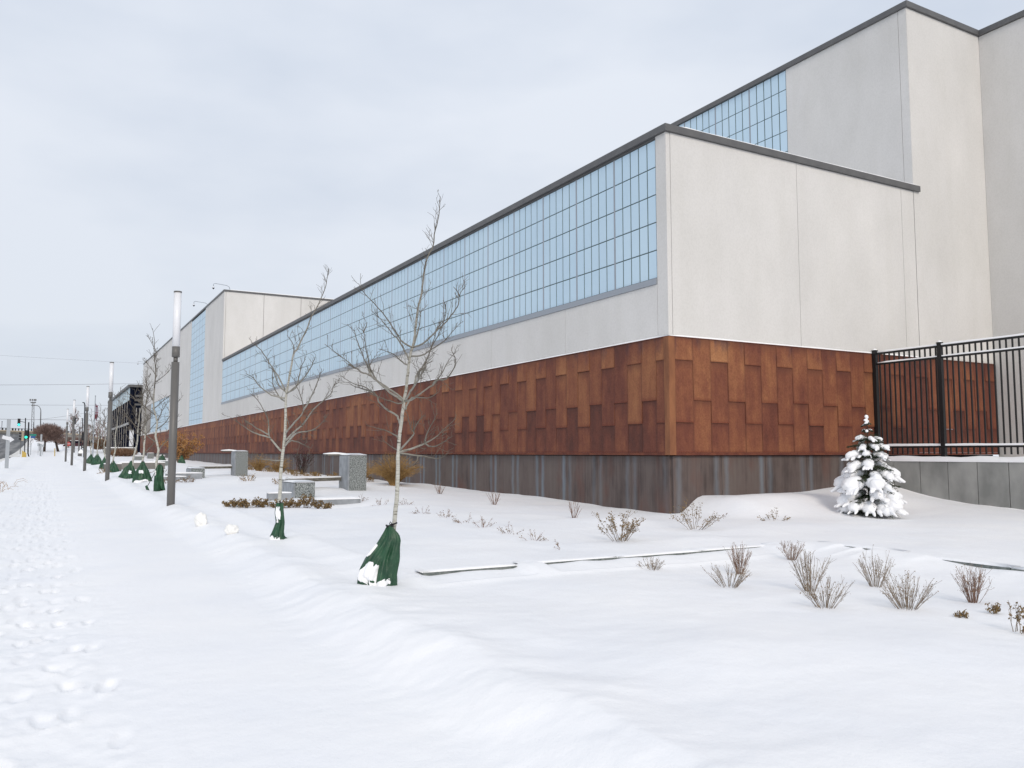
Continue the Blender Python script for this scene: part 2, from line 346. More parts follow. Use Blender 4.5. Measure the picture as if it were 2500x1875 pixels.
WP = {}
def put(name, me, parent=None, loc=(0, 0, 0), rz=0, kind=None, label=None, cat=None, group=None):
    """link a mesh object; loc is in world coordinates, parents are never rotated unless noted"""
    o = bpy.data.objects.new(name, me); col.objects.link(o)
    loc = Vector(loc); WP[o] = loc.copy()
    if parent: o.parent = parent; loc = loc - WP[parent]
    o.location = loc; o.rotation_euler = (0, 0, rz)
    if kind: o['kind'] = kind
    if label: o['label'] = label
    if cat: o['category'] = cat
    if group: o['group'] = group
    return o
def thing(name, label, cat, loc=(0, 0, 0), group=None):
    return put(name, None, None, loc, 0, None, label, cat, group)
def part(name, mb, mats, parent, loc=None, smooth=False, kind=None, label=None, rz=0):
    """mb holds world coordinates when loc is None"""
    if loc is None:
        base = WP[parent]; mb.v = [(x - base.x, y - base.y, z - base.z) for x, y, z in mb.v]; loc = base
    return put(name, mb.mesh(name, mats, smooth), parent, loc, rz, kind, label)
_cache = {}
def shared(key, fn):
    if key not in _cache: _cache[key] = fn()
    return _cache[key]

# ------------------------------------------------------------------ the ground
def hashn(ix, iy, seed):
    h = (ix.astype(np.int64) * 374761393 + iy.astype(np.int64) * 668265263 + seed * 982451653) & 0x7fffffff
    h = ((h ^ (h >> 13)) * 1274126177) & 0x7fffffff
    return ((h ^ (h >> 16)) & 0xffff) / 65535.0
def vn(x, y, seed=0):
    ix, iy = np.floor(x), np.floor(y); fx, fy = x - ix, y - iy
    fx = fx * fx * (3 - 2 * fx); fy = fy * fy * (3 - 2 * fy)
    a, b = hashn(ix, iy, seed), hashn(ix + 1, iy, seed); c, d = hashn(ix, iy + 1, seed), hashn(ix + 1, iy + 1, seed)
    return (a + (b - a) * fx) * (1 - fy) + (c + (d - c) * fx) * fy - .5
def fbm(x, y, seed=0, o=4):
    r = 0; a = 1
    for k in range(o): r = r + a * vn(x, y, seed + k); x = x * 2.03 + 11.3; y = y * 2.03 + 7.1; a *= .5
    return r
def ss(x, a, b): t = np.clip((x - a) / (b - a), 0, 1); return t * t * (3 - 2 * t)
rp_ = random.Random(3)
PRINTS = []
for (x0, y0, y1, drift, dens) in ((-.02, 4.6, 30, .0, 1), (-.42, 5, 30, .002, 1), (.30, 5.2, 34, -.006, 1), (.12, 6.5, 40, -.004, .8), (-.75, 9, 40, 0, .8), (-.25, 8, 44, .003, .8)):
    y = y0; sgn = 1
    while y < y1:
        if rp_.random() < dens:
            PRINTS.append((x0 + drift * (y - y0) + sgn * .10 + rp_.uniform(-.05, .05), y + rp_.uniform(-.1, .1), rp_.uniform(-.3, .3), rp_.uniform(.45, 1.0), rp_.uniform(.9, 1.15)))
        y += .62 + rp_.uniform(-.08, .08); sgn = -sgn
MOUNDS = [  # x, y, radius x, radius y, height : drifts round posts, bags, stones, lumps of cast snow
    (2.57, 20.85, .5, .5, .06), (3.1, 8.1, .5, .45, .04), (3.14, 12.85, .5, .4, .05), (9.3, 12.6, .8, .7, .05), (13.4, 13.0, .9, .7, .08), (14.4, 13.3, 1.1, .6, .06),
    (11.0, 10.6, 1.3, .8, .08), (7.4, 25.6, 1.0, .7, .14), (6.4, 19.6, .9, .6, -.13), (9.6, 25.9, 1.2, .8, .12), (10.7, 28.2, 1.2, 1.2, .12), (9.0, 34, 2.5, 1.5, .15), (8.5, 44, 1.6, 1.5, .16),
    (2.9, 6.9, .7, .9, .04), (4.4, 4.6, .8, .5, .05), (5.6, 3.9, .7, .5, .04), (8.7, 9.6, .9, .4, .06), (15.3, 11.2, 1.3, .9, -.05), (7.3, 60, 2, 3, .25)]
def G(Y, X):
    g = .0075 * np.clip(Y, -20, 320); q = np.clip(Y - 100, 0, 230) ** 2
    k = 1 - ss(X, 3.5, 9); return g + q * (.00013 * k + .00003 * (1 - k))
def H(X, Y):
    X = np.asarray(X, float); Y = np.asarray(Y, float)
    z = G(Y, X)
    foot = 1.98 + .16 * vn(Y * .55, Y * 0 + 3.3, 5) + .06 * vn(Y * 2.1, Y * 0, 6)
    cr = ss(X, foot, foot + .72)
    z = z + .135 * cr + .062 * np.exp(-((X - foot - .66) / .36) ** 2) * (1 + .9 * vn(X * 2.2, Y * 1.6, 9))
    # wind-packed ribs over the bank
    z = z + .026 * cr * np.exp(-np.clip(X - 2.9, 0, 9) * 1.0) * fbm(X * 1.6 + .5 * Y, Y * 2.6, 21, 3)
    z = z + .020 * np.exp(-((X - foot - .35) / .45) ** 2) * fbm(X * 4, Y * 5, 25, 4)
    # near edge of the left verge
    z = z + .10 * ss(-X, 1.4, 2.2) * (1 - ss(-X, 3.6, 4.2)) * (1 + .6 * vn(X, Y * .7, 15)) - .10 * ss(-X, 3.9, 4.3)
    # raised bed behind the granite edging (an L : along x at y = 8.7, then along y at x = 10.05)
    inner = np.maximum(ss(Y, 8.69, 8.74) * ss(X, 3.4, 3.95), ss(X, 9.98, 10.03) * ss(Y, 1, 2))
    fill = np.maximum(ss(Y, 7.9, 8.62) * ss(X, 3.0, 3.7), ss(X, 9.1, 9.93) * ss(Y, 1, 2))
    # how much of the stone face the drifted snow leaves bare, along x and along y
    fx = np.interp(X, [3.6, 3.8, 4.2, 4.9, 4.96, 5.22, 5.3, 5.7, 5.85, 6.3, 6.5, 6.9, 7.2, 7.8, 8.4, 8.9, 9.1], [-.02, .035, .042, .045, -.03, -.03, .03, .03, .014, .040, .02, .034, .022, .018, .016, .010, -.02])
    fy = np.interp(Y, [5.0, 5.7, 6.0, 6.3, 6.6, 6.8, 7.55, 7.62, 7.75, 7.82, 7.88, 8.05, 8.15, 8.7], [.02, .016, .050, .045, .02, -.02, -.02, .035, .035, -.01, .03, .03, -.02, -.02])
    face = np.where(Y > 8.2, fx, fy) + .012 * vn(X * 7, Y * 7, 31)
    face = np.where((X > 9.5) & (Y > 8.0), np.minimum(fy, .02), face)
    face = face * np.where(face > 0, .65, 1)
    z = z + .075 * inner + (.075 - face) * fill * (1 - inner)
    # the bed climbs against the side wall and falls along the concrete wall
    z = z + .30 * ss(X, 12.35, 13.1) * ss(Y, 11.6, 13.9) * (1 - .35 * vn(X * .8, Y, 12)) + .10 * ss(X, 15.5, 18.5) * ss(Y, 9, 12.5)
    z = z - .07 * ss(X, 9.5, 11.5) * (1 - ss(X, 12.3, 12.9)) * ss(Y, 11, 13.5) * (1 - ss(Y, 16, 20))
    z = np.where((X > 18.98) & (Y < 14.5), 1.43 + .06 * fbm(X * 1.5, Y * 1.5, 44, 3), z)
    near = (X > 2.6) & (Y < 120)
    z = z + np.where(near, 1, .35) * (.06 * fbm(X * .55, Y * .55, 2, 4) + .009 * fbm(X * .8 + .3 * Y, Y * 1.9, 4, 3))
    for mx_, my_, rx, ry, hh in MOUNDS: z = z + hh * np.exp(-((X - mx_) / rx) ** 2 - ((Y - my_) / ry) ** 2)
    # trodden strip of the pavement
    tr = np.exp(-((X + .15) / .75) ** 2) * (1 - ss(Y, 45, 90))
    z = z - .045 * tr + .02 * tr * fbm(X * 9, Y * 7, 50, 4)
    if X.size > 5000:
        for px_, py_, ang, dep, sz in PRINTS:
            yy = Y[:, 0]; xx = X[0]
            j0, j1 = np.searchsorted(yy, [py_ - .35, py_ + .35]); i0, i1 = np.searchsorted(xx, [px_ - .3, px_ + .3])
            if j1 <= j0 or i1 <= i0: continue
            sx = X[j0:j1, i0:i1] - px_; sy = Y[j0:j1, i0:i1] - py_
            ca, sa = math.cos(ang), math.sin(ang); a = (sx * ca + sy * sa) / (.055 * sz); b = (-sx * sa + sy * ca) / (.145 * sz)
            q = a * a + b * b
            z[j0:j1, i0:i1] += dep * (-.034 * np.exp(-q ** 3) * (1 + .5 * b) + .008 * np.exp(-((np.sqrt(q) - 1.22) / .2) ** 2) * (1 - b))
    return z
def hz(x, y): return float(H(np.array([[x]]), np.array([[y]]))[0, 0])

def grow(a, b, s0, f, smax):
    r = [a]; s = s0
    while r[-1] < b: r.append(r[-1] + s); s = min(s * f, smax)
    return r
xs = sorted([-x for x in grow(1.0, 900, .05, 1.12, 90)]) + list(np.arange(-.96, 1.0, .02)) + list(np.arange(1.0, 10.4, .045)) + grow(10.45, 900, .06, 1.035, 90)
xs = np.array(sorted(set(np.round(xs + [18.97, 18.99], 4))))
ys = [-60, -30, -12, -5, -1, 0, 1, 1.6] + list(np.arange(2.2, 9, .03)) + grow(9, 1800, .05, 1.0125, 120)
ys = np.array(sorted(set(np.round(ys, 4))))
XX, YY = np.meshgrid(xs, ys); ZZ = H(XX, YY)
nx, ny = len(xs), len(ys)
me = bpy.data.meshes.new('snow_ground')
me.vertices.add(nx * ny); me.vertices.foreach_set('co', np.stack([XX, YY, ZZ], -1).ravel())
ii = (np.arange(ny - 1)[:, None] * nx + np.arange(nx - 1)[None]).ravel()
F = np.stack([ii, ii + 1, ii + 1 + nx, ii + nx], -1).astype(np.int32)
me.loops.add(F.size); me.loops.foreach_set('vertex_index', F.ravel())
me.polygons.add(len(F)); me.polygons.foreach_set('loop_start', np.arange(0, F.size, 4, dtype=np.int32)); me.polygons.foreach_set('loop_total', np.full(len(F), 4, dtype=np.int32))
me.update(calc_edges=True); me.polygons.foreach_set('use_smooth', [True] * len(F)); me.materials.append(SNOW)
put('snow_ground', me, kind='structure')

# road: climbs towards the bridge, with a side street joining before the signals
def strip(name, x0, x1, y0, y1, lift, m, step=4, nxs=4):
    b = MB(); n = max(2, int((y1 - y0) / step)); us = np.linspace(x0, x1, nxs + 1); vs = np.linspace(y0, y1, n + 1)
    base = len(b.v)
    for v_ in vs:
        for u_ in us: b.v.append((float(u_), float(v_), float(G(np.array(v_), np.array(u_))) + lift)); b.rad.append(0)
    for j in range(n):
        for i in range(nxs):
            a = j * (nxs + 1) + i; b.f.append((a, a + 1, a + nxs + 2, a + nxs + 1)); b.uv.append([(0, 0)] * 4); b.mi.append(0)
    put(name, b.mesh(name, m, True), kind='structure')
strip('road', -16, -4.35, -30, 318, .03, ASPH)
strip('side_street', -4.35, -2.75, 113.5, 119, .07, ASPH, 1)
strip('snowbank', -4.34, -3.0, 121, 318, .10, SNOWD, 4)
strip('slushy_verge', -4.34, -3.2, 60, 113.4, .09, SNOWD, 4)
# ------------------------------------------------------------------ buildings
XA, YA = 12.13, 14.41           # street face and side face planes
def sbox(mb, y0, y1, z0, z1, xf, depth):   # box on a street face (outward -x)
    return mb.box(xf, xf + depth, y0, y1, z0, z1)
def wall_panels(parent, spans, z0, z1, xf, depth=.12, gap=.012, name='wall_panel'):
    for a, b in spans: part(name, sbox(MB(), a + gap / 2, b - gap / 2, z0, z1, xf, depth), STUCCO, parent)
def side_panels(parent, spans, z0, z1, yf, depth=.12, gap=.012):
    for a, b in spans: part('wall_panel', MB().box(a + gap / 2, b - gap / 2, yf, yf + depth, z0, z1), STUCCO, parent)

def rust_columns(parent, face, start, end, first3, limit, zb=1.60, zt=4.205, wd=.535):
    """staggered lapped sheets; face 's' = street (plane XA, runs along y), 'e' = side (plane YA, runs along x)"""
    s = start; k = 0 if first3 else 1; rest = MB(); rr = random.Random(11 if face == 's' else 12)
    while s < end - .05:
        w_ = min(wd, end - s); js = [3.69, 2.27] if k % 2 == 0 else [2.79]
        edges = [zt] + [j + rr.uniform(-.015, .015) for j in js] + [zb]
        for q in range(len(edges) - 1):
            z1, z0 = edges[q], edges[q + 1]; h = z1 - z0; db = .030 if q < len(edges) - 2 else .018
            dj = rr.uniform(-.004, .004)
            if s < limit:
                key = ('rust', round(w_, 2), round(h, 2), db)
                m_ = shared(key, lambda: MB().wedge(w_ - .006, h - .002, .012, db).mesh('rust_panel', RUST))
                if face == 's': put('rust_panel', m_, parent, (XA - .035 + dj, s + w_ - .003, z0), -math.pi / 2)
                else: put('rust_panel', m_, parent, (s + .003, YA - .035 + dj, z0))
            else:
                t = MB().wedge(w_ - .006, h - .002, .012, db)
                i = len(rest.v); rest.v += [(XA - .035 + dj + y, s + w_ - .003 - x, z + z0) for x, y, z in t.v]
                rest.f += [tuple(i + a for a in f) for f in t.f]; rest.uv += t.uv; rest.mi += t.mi; rest.rad += t.rad
        s += wd; k += 1
    if rest.v: part('rust_panel', rest, RUST, parent, kind='stuff')

def base_panels(parent, face, joints, ztop=1.52, zbot=-.6):
    for a, b in zip(joints[:-1], joints[1:]):
        w_ = b - a; key = ('base', round(w_, 2))
        m_ = shared(key, lambda: MB().wedge(w_ - .012, ztop - zbot, .05, .05).mesh('base_panel', BASE))
        if face == 's': put('base_panel', m_, parent, (XA + .09, b - .006, zbot), -math.pi / 2)
        else: put('base_panel', m_, parent, (a + .006, YA + .09, zbot))

def glazing(parent, y0, y1, z0, rows, rh, xf, ncols, pw, limit, mull0, mullstep, z_top, partial_top=None, name='window'):
    """translucent pane wall: dark bars behind, panes proud of them, wide posts in between"""
    win = part(name, sbox(MB(), y0, y1, z0, z_top, xf + .020, .08), JOINT, parent)
    rest = MB(); rest_n = 0
    cuts = [y0] + [m for m in np.arange(mull0, y1 - .05, mullstep)] + [y1]
    c = 0
    for a, b in zip(cuts[:-1], cuts[1:]):
        n = max(1, round((b - a) / pw)); aa = a + (.012 if a > y0 else 0); bb = b - (.012 if b < y1 else 0); ww = (bb - aa) / n
        for i in range(n):
            for r_ in range(rows):
                zz0 = z0 + r_ * rh; zz1 = min(zz0 + rh, z_top)
                if zz1 - zz0 < .06: continue
                if c < limit:
                    key = ('pane', round(ww, 3), round(zz1 - zz0, 2))
                    m_ = shared(key, lambda: MB().box(0, .03, 0, ww - .042, 0, zz1 - zz0 - .030).mesh('pane', PANE))
                    put('pane', m_, win, (xf + .010, aa + i * ww + .021, zz0 + .015))
                else:
                    rest.box(xf + .010, xf + .040, aa + i * ww + .021, aa + (i + 1) * ww - .021, zz0 + .015, zz1 - .015); rest_n += 1
            c += 1
        if b < y1: part('mullion', sbox(MB(), b - .026, b + .026, z0, z_top, xf + .007, .05), FRAME, win)
    if rest.v: part('pane', rest, PANE, win, kind='stuff')
    return win

# --- long low wing in front
A = thing('building', 'long low cream building wing with a band of blue translucent panes above rusty steel panels', 'building', (XA, YA, 0))
part('core_wall', MB().box(XA + .115, 21.0, YA + .115, 69.6, -1, 8.95), STUCCOG, A)
jn = [14.79] + [18.69 + 4.27 * i for i in range(12)]
jn = [j for j in jn if j < 69] + [69.6]
wall_panels(A, list(zip(jn[:-1], jn[1:])), 4.24, 5.47, XA)
wall_panels(A, [(YA + .002, 14.79)], 4.24, 8.965, XA)
side_panels(A, [(XA + .122, 16.39), (16.39, 20.54), (20.54, 21.088)], 4.24, 8.965, YA)
glazing(A, 14.79, 69.6, 5.62, 5, .658, XA, 0, .335, 42, 16.42, 1.705, 8.91)
part('window_sill', sbox(MB(), 14.80, 69.58, 5.475, 5.615, XA - .03, .12), FRAME, A)
part('window_head', sbox(MB(), 14.79, 69.58, 8.915, 8.968, XA + .002, .1), COPING, A)
cp = part('coping', MB().box(XA - .07, XA + .35, YA - .07, 69.55, 8.972, 9.135), COPING, A)
part('coping', MB().box(XA + .352, 21.32, YA - .07, YA + .35, 8.972, 9.133), COPING, A)
def snowcap(parent, x0, x1, y0, y1, z, h, name='snow_cap'):
    """lumpy rounded strip of snow lying on a ledge"""
    lx, ly = x1 - x0, y1 - y0; along_x = lx > ly; Ln = max(lx, ly); Wd = min(lx, ly)
    n = max(2, int(Ln / max(.25, Ln / 120))); b = MB(); prof = [(0, 0), (.02, .62), (.2, .97), (.5, 1), (.8, .97), (.98, .62), (1, 0)]
    for k in range(n + 1):
        t = k / n * Ln; e = min(1, min(k, n - k) / 1.0 * .7 + .5)
        hh = h * e * (1 + .35 * mnoise.noise(Vector((t * 1.3, z, x0 + y0)))); ww = .96 + .08 * mnoise.noise(Vector((t * 2, 3, z)))
        for u, v in prof:
            a = (u - .5) * Wd * ww + Wd / 2
            b.v.append((x0 + t, y0 + a, z + v * hh) if along_x else (x0 + a, y0 + t, z + v * hh)); b.rad.append(0)
    m = len(prof)
    for k in range(n):
        for j in range(m - 1):
            a = k * m + j; f = (a, a + 1, a + 1 + m, a + m); b.f.append(f if not along_x else f[::-1]); b.uv.append([(0, 0)] * 4); b.mi.append(0)
    for k in (0, n):
        b.f.append(tuple(k * m + j for j in range(m))); b.uv.append([(0, 0)] * m); b.mi.append(0)
    return part(name, b, SNOW, parent, smooth=True)
snowcap(A, XA + .36, 21.25, YA - .05, YA + .33, 9.134, .05)
snowcap(A, XA - .01, XA + .33, YA + .1, 69.4, 9.136, .035)
part('roof', MB().box(XA + .36, 21.0, YA + .36, 69.5, 8.955, 9.02), SNOW, A)
part('ledge', sbox(MB(), YA - .06, 69.6, 4.208, 4.222, XA - .06, .16), RUSTLIP, A)
part('ledge', MB().box(XA + .105, 24.56, YA - .06, YA + .1, 4.208, 4.222), RUSTLIP, A)
snowcap(A, XA - .055, XA - .001, YA - .05, 69.5, 4.223, .03)
snowcap(A, XA + .002, 21.05, YA - .055, YA - .001, 4.223, .034)
part('corner_trim', MB().box(XA - .075, XA + .10, YA - .075, YA + .03, 1.545, 4.205), RUSTTRIM, A)
part('corner_trim', sbox(MB(), YA + .032, YA + .10, 1.545, 4.205, XA - .07, .1), RUSTTRIM, A)
for z0, z1 in ((3.69, 4.205), (2.27, 3.688), (1.60, 2.268)):
    put('rust_panel', MB().wedge(.285, z1 - z0, .012, .028).mesh('rust_panel', RUST), A, (XA - .035, 14.805, z0), -math.pi / 2)
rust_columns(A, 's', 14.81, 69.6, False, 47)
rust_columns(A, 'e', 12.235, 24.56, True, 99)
part('flange', sbox(MB(), YA + .1, 69.6, 1.54, 1.598, XA - .06, .1), RUSTLIP, A)
part('flange', MB().box(XA + .1, 24.56, YA - .06, YA + .1, 1.54, 1.598), RUSTLIP, A)
part('base_wall', MB().box(XA + .11, 24.5, YA + .11, 69.6, -1, 1.535), DARK, A)
part('soffit', MB().box(XA - .055, XA + .11, YA - .055, 69.6, 1.5385, 1.5398), DARK, A)
base_panels(A, 's', [14.505] + [14.51 + 1.40 * i for i in range(1, 40) if 14.51 + 1.4 * i < 69.5] + [69.6])
base_panels(A, 'e', [12.225, 13.68, 15.08, 16.51, 17.92, 18.88])

# --- tall hall behind
XT = 21.1
B = thing('building', 'tallest cream hall behind the low wing with high blue panes and dark coping', 'building', (XT, YA, 0))
part('core_wall', MB().box(XT + .115, 44, YA + .115, 60, 3, 14.35), STUCCOG, B)
wall_panels(B, [(YA + .002, 14.68), (14.68, 18.88)], 9.02, 14.395, XT)
side_panels(B, [(XT + .002, 24.603)], 4.24, 14.395, YA)
glazing(B, 18.88, 58, 8.76, 8, .71, XT, 0, .335, 24, 18.88 + 5 * .335, 1.70, 14.39)
part('coping', MB().box(XT - .07, XT + .35, YA - .07, 58, 14.402, 14.57), COPING, B)
part('coping', MB().box(XT + .352, 24.5, YA - .07, YA + .35, 14.402, 14.568), COPING, B)
part('roof', MB().box(XT + .36, 43, YA + .36, 57.9, 14.36, 14.43), SNOW, B)
snowcap(B, XT + .02, XT + .33, YA + .1, 57.8, 14.571, .03)

# --- projecting block on the right, its wall runs towards the viewer
D = thing('building', 'plain tall cream block jutting forward at the right end behind the iron fence', 'building', (24.6, YA, 0))
part('core_wall', MB().box(24.6 + .115, 44, 3, YA, -1, 14.35), STUCCOG, D)
for a, b in ((3, 7.4), (7.4, 11.2), (11.2, YA + .010)): part('wall_panel', sbox(MB(), a, b - .012, 0, 14.395, 24.6, .12), STUCCO, D)
part('coping', MB().box(24.53, 24.95, 2.95, YA + .34, 14.4035, 14.575), COPING, D)
part('roof', MB().box(24.96, 43, 3, YA, 14.36, 14.43), SNOW, D)

# --- far block in line with the low wing
YB, YE = 69.6, 134.5
Cb = thing('building', 'far tall cream block beyond the low wing with a narrow tall window', 'building', (XA, YB, 0))
part('core_wall', MB().box(XA + .115, 34, YB + .115, YE, -1, 14.7), STUCCOG, Cb)
wall_panels(Cb, [(YB + .002, 73.8), (73.8, 78.8), (87.1, 91.6), (91.6, 94.8), (94.8, 102.8)], 4.24, 14.72, XA, gap=.03)
wall_panels(Cb, [(102.8, 119), (119, YE)], 8.2, 14.72, XA, gap=.03)
part('wall_panel', sbox(MB(), YE - .25, YE, 4.24, 8.2, XA, .12), STUCCO, Cb)
side_panels(Cb, [(XA + .122, 15.3), (15.3, 18.4), (18.4, 22.5), (22.5, 34)], 4.24, 14.72, YB, gap=.03)
glazing(Cb, 78.8, 87.1, 4.05, 16, .66, XA, 0, .5, 0, 80.4, 1.66, 14.6)
glazing(Cb, 102.8, 122, 4.25, 6, .66, XA, 0, .5, 0, 104.5, 1.7, 8.15)
scr = part('screen', sbox(MB(), 122, YE - .25, 4.25, 8.15, XA + .08, .05), mat('dim_grey_screen_glass', (.2, .22, .24), .3, .4), Cb)
for i in range(16): part('slat', sbox(MB(), 122.3 + i * .76, 122.5 + i * .76, 4.26, 8.14, XA + .02, .06), LIGHTM, scr)
part('window_sill', sbox(MB(), 102.7, YE - .2, 4.08, 4.24, XA - .08, .2), STUCCO, Cb)
part('coping', MB().box(XA - .07, XA + .35, YB - .07, YE, 14.722, 14.86), COPING, Cb)
part('coping', MB().box(XA + .352, 34, YB - .07, YB + .35, 14.722, 14.858), COPING, Cb)
part('roof', MB().box(XA + .36, 34, YB + .36, YE, 14.71, 14.78), SNOW, Cb)
snowcap(Cb, XA + .37, 33, YB - .05, YB + .33, 14.859, .07)
part('ledge', sbox(MB(), YB + .01, YE, 4.208, 4.222, XA - .06, .12), RUSTLIP, Cb)
snowcap(Cb, XA - .055, XA - .001, YB + .1, YE - .1, 4.223, .05)
rust_columns(Cb, 's', YB + .02, YE, True, 0)
part('flange', sbox(MB(), YB + .01, YE, 1.54, 1.598, XA - .06, .1), RUSTLIP, Cb)
part('base_wall', MB().box(XA + .11, 33, YB + .01, YE, -1, 1.535), DARK, Cb)
base_panels(Cb, 's', [YB + .01 + 1.4 * i for i in range(46)])

# --- dark glass hall at the far end
XC, Y0C, Y1C, ZC = 11.3, 146, 197, 12.5
E_ = thing('building', 'dark glass hall with light vertical fins at the far left end', 'building', (XC, Y0C, 0))
part('body', MB().box(XC + .12, 30, Y0C + .6, Y1C, 0, ZC - .4), GLASSD, E_)
part('roof', MB().box(XC - .3, 31, Y0C - .4, Y1C + .5, ZC - .38, ZC), COPING, E_)
snowcap(E_, XC - .25, XC + 3.5, Y0C - .3, Y1C, ZC + .002, .12)
for i in range(11):
    y = Y0C + i * 5.0
    part('fin', MB().box(XC + .045, XC + .11, y, y + .16, 1, ZC - .4), LIGHTM, E_)
    if i < 10: part('band_panel', MB().box(XC + .06, XC + .10, y + .45, y + 4.8, ZC - 2.4, ZC - .42), PALEP, E_)
part('transom', MB().box(XC + .03, XC + .11, Y0C, Y1C - 1, 6.1, 6.5), LIGHTM, E_)
part('end_frame', MB().box(XC + .5, XC + 4, Y0C + .2, Y0C + .59, 1, ZC - .4), GLASSD, E_)
part('end_column', MB().box(XC - .0, XC + .5, Y0C - .05, Y0C - .01, 1, ZC - .4), GLASSD, E_)
for z in (10.6, 9.9, 9.2): part('louvre', MB().box(XC + .8, XC + 3.5, Y0C + .05, Y0C + .18, z, z + .3), COPING, E_)
for x in (XC + 1.0, XC + 1.5): part('fin', MB().box(x, x + .12, Y0C + .02, Y0C + .19, 6.2, 8.8), LIGHTM, E_)
tb = thing('banner', 'tall narrow white banner hanging at the corner of the dark glass hall', 'banner', (11.8, 144.5, 1.9))
part('cloth', MB().box(11.35, 11.95, 144.45, 144.52, 2.6, 5.2), SIGNW, tb)
part('post', MB().box(11.62, 11.7, 144.53, 144.62, 1.0, 5.3), COPING, tb)
lw = thing('retaining_wall', 'low pale concrete wall with dark openings below the dark glass hall', 'wall', (9, 140, 1))
part('wall', MB().box(7.6, 12.1, 139.6, 140.2, .9, 2.3), CONCD, lw)
snowcap(lw, 7.6, 12.1, 139.55, 140.2, 2.301, .12)
part('panel', MB().box(8.4, 9.5, 139.5, 139.59, 1.0, 2.2), COPING, lw)
part('panel', MB().box(9.7, 10.4, 139.52, 139.59, 1.0, 2.25), CONCB, lw)

# --- roof cameras
def roof_camera(x, y, z, reach, label):
    c = thing('security_camera', label, 'camera', (x, y, z), 'security cameras on the far block roof')
    pts = [(x, y, z), (x - .1, y, z + .35), (x - .3, y, z + .47), (x - reach + .12, y, z + .55), (x - reach, y, z + .48), (x - reach, y, z + .30)]
    part('arm', MB().tube(pts, .022, 6), FRAME, c, smooth=True)
    b = MB().tube([(x - reach, y, z + .3), (x - reach, y, z + .24), (x - reach, y, z + .17)], [.05, .09, .09], 10)
    part('housing', b, SIGNW, c, smooth=True)
    part('dome', MB().tube([(x - reach, y, z + .17), (x - reach, y, z + .11), (x - reach, y, z + .06)], [.088, .075, .02], 10), BLACKP, c, smooth=True)
roof_camera(12.7, 70.2, 14.86, 1.35, 'security camera on a curved white arm at the near corner of the far block roof')
roof_camera(12.5, 79.5, 14.86, 1.3, 'second security camera on a thin arm halfway along the far block roof edge')
roof_camera(12.3, 134.0, 14.6, 1.0, 'small security camera at the farthest left corner of the cream block')

# --- concrete wall and iron fence on it
W_ = thing('concrete_wall', 'low grey concrete retaining wall with vertical joints under the black iron fence', 'wall', (18.9, YA, 0))
part('core', MB().box(18.93, 19.2, 3, YA - .02, -.5, 1.375), DARK, W_)
yj = [YA - .01] + [13.76 - .725 * i for i in range(15)]
for a, b in zip(yj[1:], yj[:-1]): part('panel', MB().box(18.9, 18.96, a + .008, b - .008, -.5, 1.38), CONC, W_)
snowcap(W_, 18.88, 19.28, 3, YA - .03, 1.381, .13)
Fn = thing('iron_fence', 'black iron picket fence on the concrete wall with snow along its rails', 'fence', (19.02, YA, 1.4))
XF = 19.02
for y in (14.29, 12.46, 10.05, 7.65, 5.25):
    p = part('post', MB().box(XF - .05, XF + .05, y - .05, y + .05, 1.38, 4.27), IRON, Fn)
    part('post_cap', MB().box(XF - .058, XF + .058, y - .058, y + .058, 4.272, 4.30), IRON, p)
    c = bpy.data.meshes.new('snow_blob'); bm = bmesh.new(); bmesh.ops.create_icosphere(bm, subdivisions=2, radius=1); bm.to_mesh(c); bm.free(); c.materials.append(SNOW); c.polygons.foreach_set('use_smooth', [True] * len(c.polygons))
    o = put('post_snow', c, p, (XF, y, 4.30)); o.scale = (.055, .055, .045)
for z0, z1 in ((4.175, 4.225), (3.90, 3.945), (1.72, 1.765)): part('rail', MB().box(XF - .022, XF + .022, 5.2, 14.25, z0, z1), IRON, Fn)
pk = MB().box(-.0155, .0155, -.0155, .0155, 1.56, 4.174).mesh('picket', IRON)
y = 14.29 - .141; pys = []
while y > 5.3:
    if min(abs(y - q) for q in (14.29, 12.46, 10.05, 7.65, 5.25)) > .07: put('picket', pk, Fn, (XF, y, 0)); pys.append(y)
    y -= .1435
snowcap(Fn, XF - .028, XF + .028, 5.2, 14.2, 4.226, .045, 'rail_snow')
snowcap(Fn, XF - .026, XF + .026, 5.2, 14.2, 3.946, .035, 'rail_snow')
snowcap(Fn, XF - .028, XF + .028, 5.2, 14.2, 1.766, .055, 'rail_snow')
# ------------------------------------------------------------------ lamp posts
def lamp_meshes():
    def post():
        return MB().tube([(0, 0, -.5), (0, 0, 3.48)], .090, 24).mesh('post', LAMPM, True)
    def neck():
        return MB().tube([(0, 0, 3.48), (0, 0, 3.60)], .050, 16).mesh('neck', LAMPM, True)
    def collar():
        return MB().tube([(0, 0, 3.60), (0, 0, 3.845)], .090, 24).mesh('collar', LAMPM, True)
    def tube():
        return MB().tube([(0, 0, 3.845), (0, 0, 5.14)], .086, 24).mesh('lamp_tube', GLOBE, True)
    def cap():
        return MB().tube([(0, 0, 5.14), (0, 0, 5.175)], .091, 24).mesh('cap', LAMPM, True)
    r = []
    for n, f in (('post', post), ('neck', neck), ('collar', collar), ('lamp_tube', tube), ('cap', cap)):
        m = f()
        for p in m.polygons: p.use_smooth = abs(p.normal.z) < .5
        r.append((n, m))
    return r
LM = lamp_meshes()
